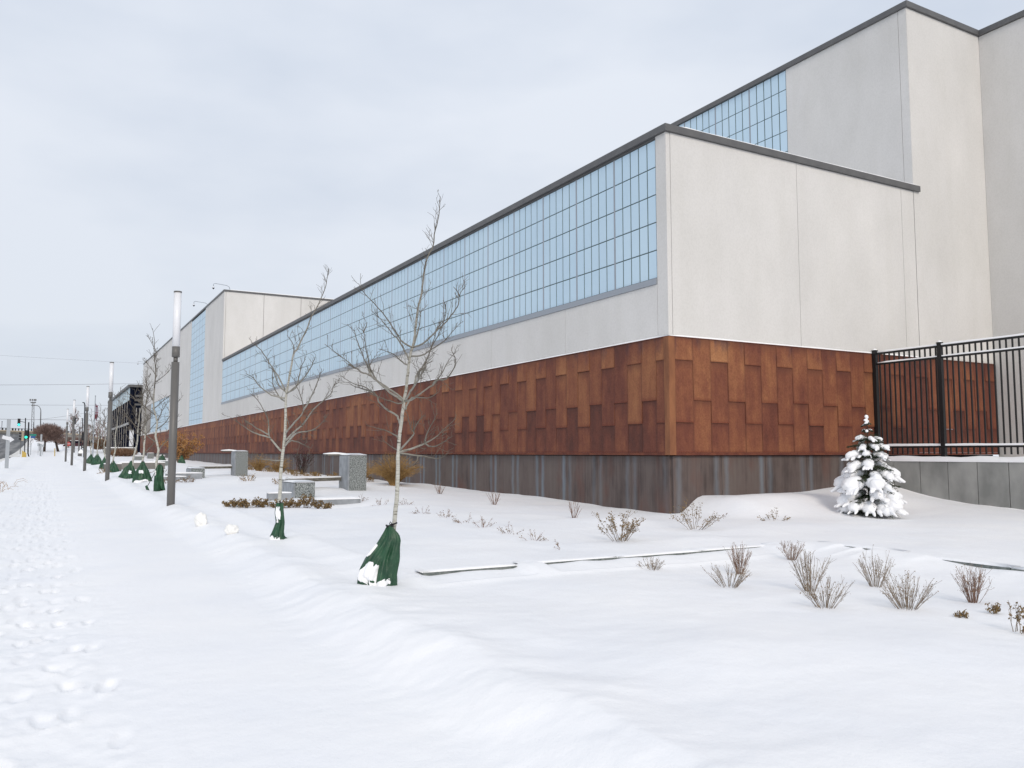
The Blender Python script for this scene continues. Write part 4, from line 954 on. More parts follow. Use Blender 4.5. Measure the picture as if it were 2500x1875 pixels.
def kerb(label, x0, x1, y0, y1, z0, z1, grp='granite kerbs in the planting beds', m=None, snow=.05):
    t = thing('granite_kerb', label, 'kerb', (x0, y0, z0), grp); part('stone', MB().box(x0, x1, y0, y1, z0, z1), m or GRANC, t)
    if snow: snowcap(t, x0 - .01, x1 + .01, y0 - .01, y1 + .01, z1 + .001, snow)
    return t
kerb('low granite kerb wall left of the nearest low block', 4.98, 5.55, 21.55, 21.8, 0, .56, m=GRANS)
kerb('sloping granite kerb end right of the nearest low block', 5.85, 6.95, 20.2, 20.9, 0, .44, m=GRANS)
kerb('small tip of granite kerb showing left of the brown hedge', 3.95, 4.3, 20.4, 20.6, .1, .335, m=GRANC)
kerb('low kerb wall left of the second low block', 4.3, 5.7, 36.6, 36.9, 0, .74, m=GRANS)
kerb('long low granite wall with snow on top behind the three green bags', 3.75, 6.2, 53.5, 54.0, 0, 1.0, m=CONCD, snow=.09)
kerb('short end of the low granite wall beside the second lamp post', 2.75, 3.6, 50.0, 50.6, 0, .98, m=CONCD, snow=.10)
kerb('thin kerb between the upright green bag and the near lamp', 4.1, 5.0, 36.1, 36.3, 0, .62, m=GRANS)
# long edging stones round the raised bed : each stone its own kerb
xk = [3.72, 4.93, 5.0, 6.4, 7.8, 9.16, 10.0]
names = ['leftmost edging stone of the raised bed, longest bare strip', None, 'second edging stone right of the snow gap', 'middle edging stone behind the small reed tuft', 'edging stone right of the leafless bush', 'last edging stone before the corner of the bed']
for a, b, n in zip(xk[:-1], xk[1:], names):
    if n is None: continue
    t = thing('granite_kerb', n, 'kerb', (a, 8.7, 0), 'edging stones of the raised bed'); rng = random.Random(int(a * 10))
    z1 = hz((a + b) / 2, 8.82) + .004; part('stone', MB().box(a, b - .012, 8.665, 8.74, -.1, z1), GRANC, t)
    snowcap(t, a - .01, b + .0, 8.657, 8.90, z1 - .008, .020)
yk = [8.64, 7.2, 5.75, 4.3, 2.9]
for (b, a), n in zip(zip(yk[:-1], yk[1:]), ('edging stone with two dark gaps near the corner of the bed', 'second edging stone on the right arm, mostly buried', 'edging stone with a long bare face at the right edge', 'last edging stone leaving the frame on the right')):
    t = thing('granite_kerb', n, 'kerb', (10, a, 0), 'edging stones of the raised bed'); z1 = hz(10.1, (a + b) / 2) + .004
    part('stone', MB().box(9.955, 10.03, a + .012, b, -.1, z1), GRANC, t); snowcap(t, 9.95, 10.16, a, b, z1 - .006, .026)

# ------------------------------------------------------------------ winter plants
def stems(mb, x, y, z, rng, n, h, spread, r, fan=1.0, branch=2, curve=.15, tip=None):
    for k in range(n):
        a = rng.uniform(0, 6.28); s = rng.random() ** .6 * spread; bx = x + math.cos(a) * s * .22; by = y + math.sin(a) * s * .22
        d = Vector((math.cos(a) * s * fan / h, math.sin(a) * s * fan / h, 1)).normalized(); hh = h * rng.uniform(.6, 1.05); pts = [Vector((bx, by, z - .04))]
        for q in range(5): d = (d + Vector([rng.uniform(-curve, curve) for _ in range(3)])).normalized(); pts.append(pts[-1] + d * (hh + .04) / 5)
        mb.tube(pts, [r, r, r * .9, r * .8, r * .7, r * .5], 4)
        for b_ in range(branch):
            i = rng.randint(2, 4); p = pts[i]; e = (d + Vector([rng.uniform(-.6, .6) for _ in range(3)])).normalized(); L_ = hh * rng.uniform(.15, .4)
            mb.tube([p, p + e * L_ * .5, p + e * L_ + Vector((0, 0, .01))], [r * .7, r * .6, r * .5], 3)
            if tip: tip.append(p + e * L_)
        if tip is not None: tip.append(pts[-1]); tip.append(pts[3]); tip.append(pts[4])
def leaves(mb, tips, rng, n, s0, s1, spread):
    for p in tips:
        for k in range(n):
            c = p + Vector([rng.uniform(-spread, spread) for _ in range(3)]); s = rng.uniform(s0, s1); a = Vector([rng.uniform(-1, 1) for _ in range(3)]).normalized(); b = a.orthogonal().normalized()
            b.rotate(Matrix.Rotation(rng.uniform(0, 6.28), 3, a)); c2 = a.cross(b)
            mb.quad([c - b * s, c - b * .1 * s + a * s * .55 + c2 * s * .2, c + b * s, c - a * s * .5 + c2 * s * .1])
def plant(name, cat, label, x, y, h, spread, n, seed, m, r=.0032, fan=1.0, branch=2, curve=.15, leaf=None, group=None, nleaf=2, ls=(.008, .016), lsp=.02):
    rng = random.Random(seed); z = hz(x, y); t = thing(name, label, cat, (x, y, z), group); b = MB(); tips = []
    stems(b, x, y, z, rng, n, h, spread, r, fan, branch, curve, tips); part('stems', b, m, t, kind='stuff')
    if leaf:
        lb = MB(); leaves(lb, tips, rng, nleaf, ls[0], ls[1], lsp); part('leaves', lb, leaf, t, kind='stuff')
    return t
# upright dry shrublets in front of the edging
fg = [(7.2, 7.35, .36, .15, 34, 'dense brown upright tuft with seed heads standing above a lower wider tuft'), (6.33, 6.61, .27, .27, 30, 'low wide ragged tuft just below the dense brown upright tuft'),
      (6.46, 8.05, .17, .20, 24, 'short sparse tuft right in front of the edging stones'), (8.58, 7.81, .25, .15, 30, 'small rounded brown tuft left of the corner of the bed'),
      (6.85, 6.0, .42, .17, 36, 'narrow fan shaped tuft of tall stems left of centre in the right hand group'), (6.31, 5.36, .30, .24, 34, 'low spreading tuft at the foot of the narrow fan shaped tuft'),
      (7.72, 5.89, .37, .19, 30, 'open fan shaped tuft, tallest of the right hand group behind the widest one'), (6.88, 4.93, .33, .26, 46, 'widest dense tuft of stems in the right hand group'),
      (7.79, 4.87, .35, .14, 40, 'compact reddish tuft nearest the right edge')]
for i, (x, y, h, s, n, lb) in enumerate(fg):
    plant('dry_tuft', 'dry plant', lb, x, y, h, s, int(n * 1.1), 100 + i, TWIGR if i in (0, 3, 8) else TWIGB, .0021, 1.05, 3, .10, LEAFB, 'dry tufts in the near bed', 1, (.004, .009), .012)
for i, (x, y, h, lb) in enumerate(((7.39, 4.43, .09, 'tiny dark leafy sprig poking from the snow right of the widest tuft'), (7.02, 4.49, .07, 'smallest dark sprig poking from the snow below the compact tuft'), (6.85, 3.94, .24, 'leafy brown stalk cut by the right edge'))):
    plant('leafy_sprig', 'dry plant', lb, x, y, h, h * .6, 7, 130 + i, TWIGB, .003, 1.2, 3, .3, LEAFB, 'leafy sprigs in the near bed', 3, (.010, .018), .02)
# leafy dried roses and thin shrubs in the raised bed
plant('rose_bush', 'bush', 'dried rose bush with olive brown leaves left of the wall corner', 7.54, 10.13, .46, .40, 20, 141, TWIGB, .0035, 1.2, 4, .16, LEAFB, 'rose bushes in the raised bed', 5, (.010, .019), .026)
plant('rose_bush', 'bush', 'sparse spreading rose bush right under the wall corner', 9.64, 10.87, .50, .58, 15, 142, TWIGB, .0035, 1.25, 4, .2, LEAFB, 'rose bushes in the raised bed', 3, (.010, .02), .03)
plant('rose_bush', 'bush', 'low sprawling rose twigs on the snow mound beside the fir', 12.4, 11.7, .26, .60, 8, 143, TWIGB, .0035, 1.8, 3, .25, LEAFB, 'rose bushes in the raised bed', 3, (.011, .022), .03)
for i, (x, y, h, lb) in enumerate(((10.3, 22.8, .36, 'thin upright red brown shrub, leftmost of the three along the steel base'), (9.62, 18.05, .33, 'thin upright shrub, middle of the three along the steel base'), (9.24, 13.97, .32, 'thin upright shrub, rightmost of the three along the steel base'))):
    plant('bare_shrub', 'shrub', lb, x, y, h, .18, 17, 150 + i, TWIGR, .0042, 1.1, 1, .08, None, 'thin upright shrubs along the wall')
rowp = [(7.02, 20.41), (7.04, 18.99), (7.45, 18.44), (6.95, 16.28), (7.04, 15.26), (6.76, 13.83), (6.58, 12.75), (6.6, 11.78), (6.45, 10.82), (6.32, 9.81)]
wh = ['farthest, long curved blades beside the granite kerb', 'second from the far end of the row', 'third from the far end, behind the pale trunk', 'low one just right of the pale trunk', 'fan of thin stems, fifth from the far end',
      'tangled arching stems in the middle of the row', 'arching stems with dark seed heads', 'bushy dark seed heads, third from the near end', 'second from the near end, leaning left', 'nearest, two bare stalks by the edging']
for i, ((x, y), wd) in enumerate(zip(rowp, wh)):
    plant('dry_perennial', 'dry plant', 'dried perennial in the diagonal row, ' + wd, x, y, .20 if i != 9 else .17, .24, 11 if i != 9 else 4, 160 + i, TWIGR, .0028, 1.6, 2, .30, LEAFB, 'diagonal row of dried perennials', 1, (.008, .016), .02)
hd = [(3.75, 19.7), (4.05, 19.45), (4.4, 19.6), (4.7, 19.3), (5.05, 19.4), (5.4, 19.6), (5.75, 19.45)]
hn = ['leftmost clump', 'second clump from the left', 'third clump from the left', 'clump directly behind the second tree trunk', 'clump just right of the second tree trunk', 'tallest clump', 'rightmost small clump']
for i, ((x, y), n_) in enumerate(zip(hd, hn)):
    plant('brown_hydrangea', 'bush', n_ + ' of the low brown hedge', x, y, .22 + (.1 if i == 5 else 0), .26, 20, 180 + i, TWIGB, .004, 1.1, 2, .2, LEAFB, 'brown clumps of the low hedge', 4, (.018, .034), .03)
# scattered far perennials
ft = [(5.2, 46, 'red brown seed heads left of the second granite block'), (4.4, 46, 'red brown seed heads right of the near lamp post'), (4.0, 33.5, 'dark twigs just right of the near lamp post'), (4.7, 33.8, 'dark twig pair left of the second kerb wall'),
      (6.8, 33, 'thin grasses right of the second low block'), (7.6, 31, 'faint grass tuft behind the second tree'), (3.9, 56, 'straw tuft behind the long low wall, left'), (5.0, 56, 'straw tuft behind the long low wall, middle'), (2.6, 47.5, 'dark tuft in the snow left of the second lamp')]
for i, (x, y, lb) in enumerate(ft): plant('dry_perennial', 'dry plant', lb, x, y, .3, .45, 16, 200 + i, TWIGR if i < 4 else GRASSM, .006, 1.2, 2, .25, LEAFB, 'far dried perennials', 2, (.015, .03), .03)
# strip of dry stalks along the foot of the far wall
rng = random.Random(5); b = MB(); lb_ = MB()
for i in range(70):
    y = rng.uniform(31, 52); x = 11.6 - rng.random() * 1.3; tips = []; stems(b, x, y, hz(x, y), rng, 6, .25, .25, .006, 1.3, 1, .25, tips); leaves(lb_, tips, rng, 2, .015, .035, .04)
t = thing('dry_groundcover', 'strip of dry brown stalks in the snow along the foot of the steel base', 'ground cover', (11, 40, 0)); t['kind'] = 'stuff'
part('stems', b, GRASSM, t, kind='stuff'); part('leaves', lb_, LEAFB, t, kind='stuff')

def grass_clump(label, x, y, h, spread, n, seed, r=.004, m=None, group='ornamental grasses by the wall'):
    rng = random.Random(seed); z = hz(x, y); t = thing('ornamental_grass', label, 'grass', (x, y, z), group); b = MB()
    for k in range(n):
        a = rng.uniform(0, 6.28); s = rng.random() ** .7; d = Vector((math.cos(a) * s * .55, math.sin(a) * s * .55, 1)).normalized(); bx, by = x + math.cos(a) * s * .12, y + math.sin(a) * s * .12
        hh = h * rng.uniform(.6, 1.1); pts = [Vector((bx, by, z - .05))]
        for q in range(6):
            pts.append(pts[-1] + d * hh / 6); d = (d + Vector((math.cos(a) * .17 * s * spread, math.sin(a) * .17 * s * spread, -.13 * s * (q * .5))) + Vector([rng.uniform(-.05, .05) for _ in range(3)])).normalized()
        b.tube(pts, [r, r, r * .8, r * .7, r * .5, r * .4, r * .25], 3)
        if rng.random() < .5:
            for q in range(5): c = pts[-1] - d * q * .02; b.tube([c, c + Vector([rng.uniform(-.04, .04) for _ in range(3)])], r * .5, 3)
    part('blades', b, m or GRASSM, t, kind='stuff'); return t
grass_clump('large straw brown ornamental grass behind the nearest tree trunk, right of the granite pillar', 10.6, 27.3, 1.15, 1.5, 900, 31, .006)
grass_clump('yellow grass between the steel base and the second tall pillar', 10.6, 48.5, 1.0, 1.2, 260, 32, .009)
grass_clump('yellow brown grass right of the second tall pillar', 10.9, 45.0, .9, 1.2, 200, 33, .009)
grass_clump('straw grass behind the nearest tall pillar', 10.8, 31.5, .95, 1.0, 200, 34, .008)
plant('rosehip_bush', 'bush', 'dark bush with maroon berries against the steel base', 11.2, 41.5, 1.25, .45, 26, 210, BARKD, .010, .9, 4, .2, mat('maroon_berries', (.07, .02, .03), .6), None, 3, (.02, .035), .05)
# orange leaved tree
def leafy(label, x, y, h, w_, z, seed, leaf, name='leafy_tree', cat='tree', n=26, ls=(.045, .085), trunk=True):
    rng = random.Random(seed); t = thing(name, label, cat, (x, y, z)); b = MB(); tips = []
    for k in range(n):
        a = rng.uniform(0, 6.28); s = rng.random() ** .5; d = Vector((math.cos(a) * s * .6, math.sin(a) * s * .6, 1)).normalized(); hh = h * rng.uniform(.65, 1.0); pts = [Vector((x, y, z - .1))]
        for q in range(7): d = (d + Vector([rng.uniform(-.14, .14) for _ in range(3)]) + Vector((math.cos(a) * .06, math.sin(a) * .06, 0)) * w_ / h * 2).normalized(); pts.append(pts[-1] + d * hh / 7)
        b.tube(pts, [.03 * (1 - q / 8) + .004 for q in range(8)], 4)
        for q in range(3, 8):
            for _ in range(4): tips.append(pts[q] + Vector([rng.gauss(0, .16) * w_ for _ in range(3)]))
    part('stems', b, TWIGB, t); lb = MB(); leaves(lb, tips, rng, 5, ls[0], ls[1], .13); part('leaves', lb, leaf, t, kind='stuff'); return t
leafy('small tree keeping its dry orange leaves before the rusty wall, right of the near lamp', 8.35, 63.5, 2.6, .60, .66, 51, LEAFO)
# lumps of cast snow
for i, (x, y, s, lb) in enumerate(((2.52, 16.1, .145, 'upright pale lump of cast snow, left of the two'), (2.66, 14.0, .14, 'flatter pale lump of cast snow, right of the two'))):
    bm = bmesh.new(); bmesh.ops.create_icosphere(bm, subdivisions=4, radius=1)
    for v in bm.verts:
        k = 1 + .28 * mnoise.noise(v.co * 1.6 + Vector((i * 9, 0, 0))) + .10 * mnoise.noise(v.co * 5); v.co = Vector((v.co.x * k * .8, v.co.y * k * .75, v.co.z * k * (.95 if i == 0 else .62))) * s
        if i == 0 and v.co.x < 0: v.co.z += .02
    m_ = bpy.data.meshes.new('snow_lump'); bm.to_mesh(m_); bm.free(); m_.materials.append(noisy('yellowish_snow', (.88, .875, .84), (.92, .915, .89), 6, .7, .2, bump=.5, bscale=30)) ; m_.polygons.foreach_set('use_smooth', [True] * len(m_.polygons))
    put('snow_lump', m_, None, (x, y, hz(x, y) + s * .45), 0, None, lb, 'snow lump', 'lumps of cast snow')

# ------------------------------------------------------------------ street things in the distance
def arrow_post(label, x, y, z, h, wd, aw):
    t = thing('signpost', label, 'signpost', (x, y, z), 'grey arrow signposts'); part('post', MB().box(x - wd / 2, x + wd / 2, y - .05, y + .05, z - .2, z + h), POSTG, t)
    a = aw; c = z + h * .63; P = [(-.36, .22), (.15, .07), (.12, .15), (.46, -.15), (.13, -.37), (.14, -.24), (-.43, -.05)]
    part('arrow', MB().prism([(x + u * a, c + v * a) for u, v in P], 'y', y - .10, y - .055), SIGNW, t)
arrow_post('nearest light grey post with a white arrow board at the left edge', -2.25, 63.6, .48, 3.3, .22, .8)
arrow_post('smaller far light grey post with a white arrow board before the round brown tree', -.73, 131, 1.0, 3.1, .22, .85)
def sig_head(t, x, y, z, body, light, s=1.0, lit=2):
    part('signal_head', MB().box(x - .17 * s, x + .17 * s, y - .1, y + .12, z - .5 * s, z + .5 * s), body, t)
    for i in range(3):
        zz = z + (.32 - .32 * i) * s; pts = [(x, y - .101, zz), (x, y - .13, zz)]
        part('lens', MB().tube(pts, .11 * s if i != lit else .15 * s, 10), light if i == lit else BLACKP, t)
s1 = thing('traffic_light', 'tall black signal pole at the far corner with a high cyan lit head', 'traffic light', (-2.95, 150, 2.0), 'traffic lights'); part('pole', MB().tube([(-3.0, 150, 1.5), (-3.1, 150, 7.0)], .075, 8), BLACKP, s1)
part('mast_arm', MB().tube([(-3.1, 150, 6.3), (-3.9, 150, 6.5)], .04, 6), BLACKP, s1); sig_head(s1, -3.95, 149.8, 6.3, BLACKP, CYANL, 1.15)
s2 = thing('traffic_light', 'nearer black signal pole with a green lit head at the kerb', 'traffic light', (-2.12, 125, 1.05), 'traffic lights'); part('pole', MB().tube([(-1.95, 124.8, .9), (-2.12, 125, 1.5), (-2.2, 125, 5.55)], .085, 8), BLACKP, s2); sig_head(s2, -2.42, 124.9, 3.95, BLACKP, GREENL, 1.1)
s3 = thing('traffic_light', 'side facing yellow and black signal head left of the poles', 'traffic light', (-3.2, 140, 1.6), 'traffic lights'); part('pole', MB().tube([(-3.35, 140, 1.2), (-3.35, 140, 4.2)], .05, 6), COPING, s3)
part('signal_head', MB().box(-3.28, -3.0, 139.9, 140.1, 3.3, 4.6), CONCB, s3)
for z in (3.45, 3.85, 4.25): part('visor', MB().box(-3.62, -3.29, 139.9, 140.1, z, z + .26), BLACKP, s3)
s4 = thing('traffic_light', 'dark signal heads hanging between the third and fourth lamp posts', 'traffic light', (3.6, 130, 1.2), 'traffic lights'); part('pole', MB().tube([(4.2, 130, 1.0), (4.2, 130, 6.4)], .06, 6), BLACKP, s4); part('mast_arm', MB().tube([(4.2, 130, 6.3), (3.2, 130, 6.35)], .03, 6), BLACKP, s4)
sig_head(s4, 3.2, 130, 6.0, BLACKP, BLACKP, 1.0, 9); sig_head(s4, 4.3, 129.7, 3.8, BLACKP, BLACKP, 1.0, 9)
g1 = thing('street_sign', 'green and blue street name plates beside the green traffic light', 'street sign', (-1.85, 135, 1.3)); part('post', MB().box(-1.98, -1.92, 135, 135.06, 1.1, 4.2), POSTG, g1)
part('name_plate', MB().box(-2.12, -1.35, 134.95, 134.98, 3.95, 4.2), SIGNG, g1); part('name_plate', MB().box(-2.05, -1.50, 134.94, 134.98, 3.62, 3.93), SIGNB, g1)
g2 = thing('turn_sign', 'white road sign with a black curved arrow beside the signal pole', 'road sign', (-1.9, 134, 1.3)); part('post', MB().box(-2.02, -1.95, 134, 134.05, 1.1, 3.2), POSTG, g2)
part('plate', MB().box(-2.17, -1.62, 133.93, 133.97, 2.95, 3.55), SIGNW, g2); part('arrow', MB().tube([(-2.02, 133.91, 3.0), (-2.02, 133.91, 3.2), (-1.97, 133.91, 3.33), (-1.85, 133.91, 3.38)], .03, 4).prism([(-1.88, 3.46), (-1.74, 3.38), (-1.88, 3.30)], 'y', 133.90, 133.92), BLACKP, g2)
for i, (x, z1, lb) in enumerate(((-1.1, 3.0, 'thin grey sign pole, leftmost of three under the round brown tree'), (-.75, 3.1, 'thin grey sign pole, middle of three under the round brown tree'), (-.5, 2.9, 'thin grey sign pole, rightmost of three under the round brown tree'))):
    t = thing('thin_pole', lb, 'pole', (x, 140, 1.4), 'thin sign poles under the tree'); part('pole', MB().tube([(x, 140, 1.2), (x, 140, z1)], .035, 6), POSTG, t); part('plate', MB().box(x - .13, x + .13, 139.94, 139.96, z1 - .45, z1), POSTG, t)
sl = thing('street_lamp', 'tall street lamp with a curved arm rising behind the round brown tree', 'street lamp', (-1.1, 170, 2))
part('pole', MB().tube([(-1.05, 170, 1.5), (-1.2, 170, 8.5), (-1.22, 170, 9.2), (-1.45, 170, 9.75), (-1.8, 170, 9.95), (-2.3, 170, 9.98)], [.10, .08, .06, .05, .05, .045], 8), COPING, sl, smooth=True); part('lamp_head', MB().box(-2.75, -2.2, 169.9, 170.1, 9.92, 10.06), COPING, sl)
lt = thing('floodlight_tower', 'distant lattice mast carrying a row of floodlights', 'mast', (-4.35, 320, 8))
for sx in (-.42, .42):
    part('leg', MB().tube([(-4.35 + sx, 320, 7), (-4.6 + sx * .55, 320, 18.2)], .09, 5), COPING, lt)
bb = MB()
for i in range(12): z0 = 8 + i * .85; s = 1 if i % 2 else -1; k0 = .42 - .19 * i / 12; bb.tube([(-4.38 - .02 * i - s * k0, 320, z0), (-4.40 - .02 * i + s * k0, 320, z0 + .85)], .04, 4)
part('bracing', bb, COPING, lt); part('platform', MB().box(-5.4, -3.8, 319.9, 320.1, 18.15, 18.5), COPING, lt)
for x in (-5.5, -4.9, -4.35, -3.9): part('floodlight', MB().box(x - .2, x + .2, 319.8, 320.2, 18.9, 19.5).tube([(x, 320, 18.5), (x, 320, 18.9)], .05, 4), COPING, lt)
# round dense brown tree (two trunks) and others
def twig_ball(label, x, y, z, rx, rz_, zc, seed, m, n, name='bare_tree', trunks=(), r=.02, ln=.5, cat='tree', group=None):
    rng = random.Random(seed); t = thing(name, label, cat, (x, y, z), group); tb = MB()
    for (tx, tz, bx) in trunks: tb.tube([(bx, y, z - .2), ((tx + bx) / 2, y, (z + tz) / 2), (tx, y, tz)], [.22, .17, .12], 8)
    if trunks: part('trunk', tb, BARKD, t, smooth=True)
    b = MB()
    for k in range(n):
        d = Vector([rng.gauss(0, 1) for _ in range(3)]).normalized(); s = rng.random() ** .45; low = -.75
        p = Vector((x + d.x * rx * s, y + d.y * rx * s * .8, zc + max(low, d.z) * rz_ * s)); q = (d * .6 + Vector((rng.uniform(-.5, .5), rng.uniform(-.5, .5), rng.uniform(.1, 1)))).normalized()
        b.tube([p, p + q * ln * .5, p + q * ln + Vector((rng.uniform(-.08, .08), 0, .05))], [r, r * .8, r * .4], 3)
    part('crown', b, m, t, kind='stuff'); return t
twig_ball('round dense brown leafless tree with two dark trunks beyond the junction', .1, 165, 1.9, 2.3, 1.55, 4.75, 61, BUSHF, 5200, trunks=((-.3, 3.9, -.38), (1.15, 3.9, 1.75)), r=.022, ln=.55)
twig_ball('mass of rusty brown shrubs under the bridge left of the dark glass hall', 8.6, 170, 2.0, 1.5, .9, 2.9, 62, BROWNS, 2600, name='brown_shrubs', r=.03, ln=.35, cat='shrub')
twig_ball('dark brown brush under the middle of the bridge', 4.6, 215, 2.6, 3.2, .8, 4.0, 63, BUSHF, 2600, name='brown_shrubs', r=.035, ln=.5, cat='shrub')
twig_ball('reddish hedge at the foot of the rusty far block left of the near lamp', 8.6, 118, 1.0, 1.6, .5, 1.45, 64, BROWNS, 1500, name='brown_shrubs', r=.02, ln=.35, cat='shrub')
grown_tree('tall bare tree rising far behind the fourth lamp post', 6.9, 286, 11.2, 70, (.3, 0), rb=.20, spread=.42, first=.2, rtw=.035, bark=BUSHF, name='bare_tree', nl=26, z=4.2, group=None, deep=2)
for i, (x, y, h, lb) in enumerate(((12.2, 260, 7.0, 'bare tree behind the bridge, right of the flagpole'), (14.6, 280, 8.0, 'bare tree behind the right end of the bridge'), (10.4, 270, 6.4, 'faint bare tree behind the flag'), (4.2, 262, 5.2, 'low bare tree left of the tall one behind the bridge'))):
    grown_tree(lb, x, y, h, 80 + i, (0, 0), rb=.12, spread=.5, first=.15, rtw=.026, bark=BUSHF, name='bare_tree', nl=18, z=3.6, group='bare trees behind the bridge', deep=2)
# bridge
br_ = thing('road_bridge', 'long beige concrete road bridge with dark railing crossing the background', 'bridge', (0, 300, 3))
dk = [(-40, 8.2), (-13, 8.2), (-3.5, 7.9), (3.5, 7.55), (9.6, 7.2), (13.5, 6.4), (17.2, 5.3), (21, 4.4)]
d1 = MB(); d2 = MB(); d3 = MB()
for (xa, za), (xb, zb) in zip(dk[:-1], dk[1:]):
    for b_, lo, hi, ya, yb in ((d1, -.95, 0, 300, 312), (d2, .0, .38, 299.9, 300.2), (d3, 1.0, 1.1, 299.95, 300.1), (d3, .7, .76, 299.95, 300.1)):
        i = len(b_.v); b_.v += [(xa, ya, za + lo), (xb, ya, zb + lo), (xb, yb, zb + lo), (xa, yb, za + lo), (xa, ya, za + hi), (xb, ya, zb + hi), (xb, yb, zb + hi), (xa, yb, za + hi)]; b_.rad += [0] * 8
        for f in ((3, 2, 1, 0), (4, 5, 6, 7), (0, 1, 5, 4), (2, 3, 7, 6), (1, 2, 6, 5), (3, 0, 4, 7)): b_.f.append(tuple(i + k for k in f)); b_.uv.append([(0, 0)] * 4); b_.mi.append(0)
part('deck', d1, CONCD, br_); part('parapet', d2, CONCB, br_); part('handrail', d3, BLACKP, br_)
pp = MB()
def zd(x):
    for (xa, za), (xb, zb) in zip(dk[:-1], dk[1:]):
        if xa <= x <= xb: return za + (zb - za) * (x - xa) / (xb - xa)
    return dk[-1][1]
for i in range(70): x = -39.5 + i * .85; pp.box(x, x + (.34 if i % 5 else .5), 299.92, 300.12, zd(x) + .3, zd(x) + 1.05)
part('railing_posts', pp, BLACKP, br_, kind='stuff')
for x in (4.5, 10.3, 15.2): part('pier', MB().box(x, x + .8, 302, 306, 1, zd(x) - .9), CONCD, br_)
part('end_pillar', MB().box(15.3, 17.3, 299.5, 299.85, 2.9, 5.7), CONCB, br_)
part('under_deck_shade', MB().prism([(2.7, 1.5), (15.2, 1.5), (15.2, zd(15.2) - .96), (9.6, zd(9.6) - .96), (2.7, zd(2.7) - .96)], 'y', 311, 311.5), BARKD, br_)  # dark sheet added to stand for the shade below the deck
part('abutment', MB().box(-40, 2.6, 300.5, 311, 4, 7.2), CONCD, br_)
fl = [(-12.6, 10.6, 'leftmost'), (-4.0, 10.4, 'second'), (-1.3, 10.4, 'third'), (1.8, 10.4, 'fourth'), (13.0, 9.0, 'rightmost')]
for x, z1, nm in fl:
    t = thing('bridge_pole', nm + ' thin dark pole standing on the bridge', 'pole', (x, 305, zd(x)), 'thin poles on the bridge'); part('pole', MB().tube([(x, 305, zd(x) - .02), (x, 305, z1 + .6)], .075, 6), BLACKP, t); part('cap', MB().box(x - .13, x + .13, 304.9, 305.1, z1 + .6, z1 + .8), BLACKP, t)
def wire(label, pts, r):
    t = thing('power_line', label, 'power line', pts[0], 'thin wires across the sky'); P = []
    for i in range(25):
        f = i / 24; a, b_ = Vector(pts[0]), Vector(pts[1]); p = a.lerp(b_, f); p.z -= pts[2] * 4 * f * (1 - f); P.append(p)
    part('cable', MB().tube(P, r, 5), WIRE, t)
wire('highest clear wire sloping up behind the far block', ((-60, 220, 15.6), (60, 220, 21.5), 1.2), .035)
wire('middle wire above the lattice mast platform', ((-60, 222, 12.2), (60, 222, 14.8), .8), .03)
wire('faintest topmost wire high over the lamp posts', ((-60, 224, 25.6), (60, 224, 24.2), 1.0), .018)
wire('lowest wire running level just above the bridge', ((-60, 262, 10.9), (60, 262, 11.6), .6), .05)
wire('short wire climbing to the right between the lamp posts', ((-2, 200, 8.5), (12, 200, 11.3), .2), .025)
# stop sign, car, posts, flag
st = thing('stop_sign', 'red eight sided STOP sign beside the fifth lamp post', 'stop sign', (2.94, 150, 1.3)); part('post', MB().box(2.90, 2.96, 150, 150.05, 1.1, 2.95), POSTG, st)
part('plate', MB().prism([(2.93 + .38 * math.cos(R(22.5 + 45 * i)), 2.98 + .38 * math.sin(R(22.5 + 45 * i))) for i in range(8)], 'y', 149.93, 149.97), REDP, st)
cu = bpy.data.curves.new('stop_text', 'FONT'); cu.body = 'STOP'; cu.size = .26; cu.align_x = 'CENTER'; cu.align_y = 'CENTER'; to = bpy.data.objects.new('tmp', cu); col.objects.link(to)
tm = bpy.data.meshes.new_from_object(to.evaluated_get(bpy.context.evaluated_depsgraph_get())); bpy.data.objects.remove(to); tm.transform(Matrix.Rotation(R(90), 4, 'X')); tm.materials.clear(); tm.materials.append(SIGNW); put('lettering', tm, st, (2.93, 149.92, 2.98))
cx, cy = 4.9, 188.0; cz = hz(cx, cy)
car = thing('parked_car', 'dark maroon car half hidden behind the snow beside the stop sign', 'car', (cx, cy, cz))
body = [(-2.1, .35), (-2.15, .75), (-1.6, .95), (-.95, 1.42), (.75, 1.45), (1.45, .98), (2.1, .88), (2.2, .4)]
part('body', MB().prism([(cx + u, cz + v) for u, v in body][::-1], 'y', cy - .85, cy + .85), MAROON, car)
part('window', MB().prism([(cx + u, cz + v) for u, v in ((-1.4, .98), (-.9, 1.36), (.7, 1.38), (1.25, 1.0))][::-1], 'y', cy - .87, cy - .851), GLASSD, car)
for u in (-1.35, 1.4):
    wl = part('wheel', MB().tube([(cx + u, cy - .88, cz + .32), (cx + u, cy - .66, cz + .32)], .32, 14), BLACKP, car); part('rim', MB().tube([(cx + u, cy - .9, cz + .32), (cx + u, cy - .881, cz + .32)], .18, 10), LIGHTM, wl)
part('headlight', MB().box(cx - 2.16, cx - 1.9, cy - .86, cy - .6, cz + .68, cz + .8), SIGNW, car); part('roof_snow', MB().box(cx - .9, cx + .7, cy - .75, cy + .75, cz + 1.44, cz + 1.55), SNOW, car)
yp = thing('yellow_post', 'thin yellow marker post in the snow under the round tree', 'post', (.98, 130, 1.2)); part('post', MB().tube([(.98, 130, 1.0), (.96, 130, 2.16)], .06, 8), YEL, yp); part('cap', MB().tube([(.96, 130, 2.161), (.96, 130, 2.2)], .045, 8), YEL, yp)
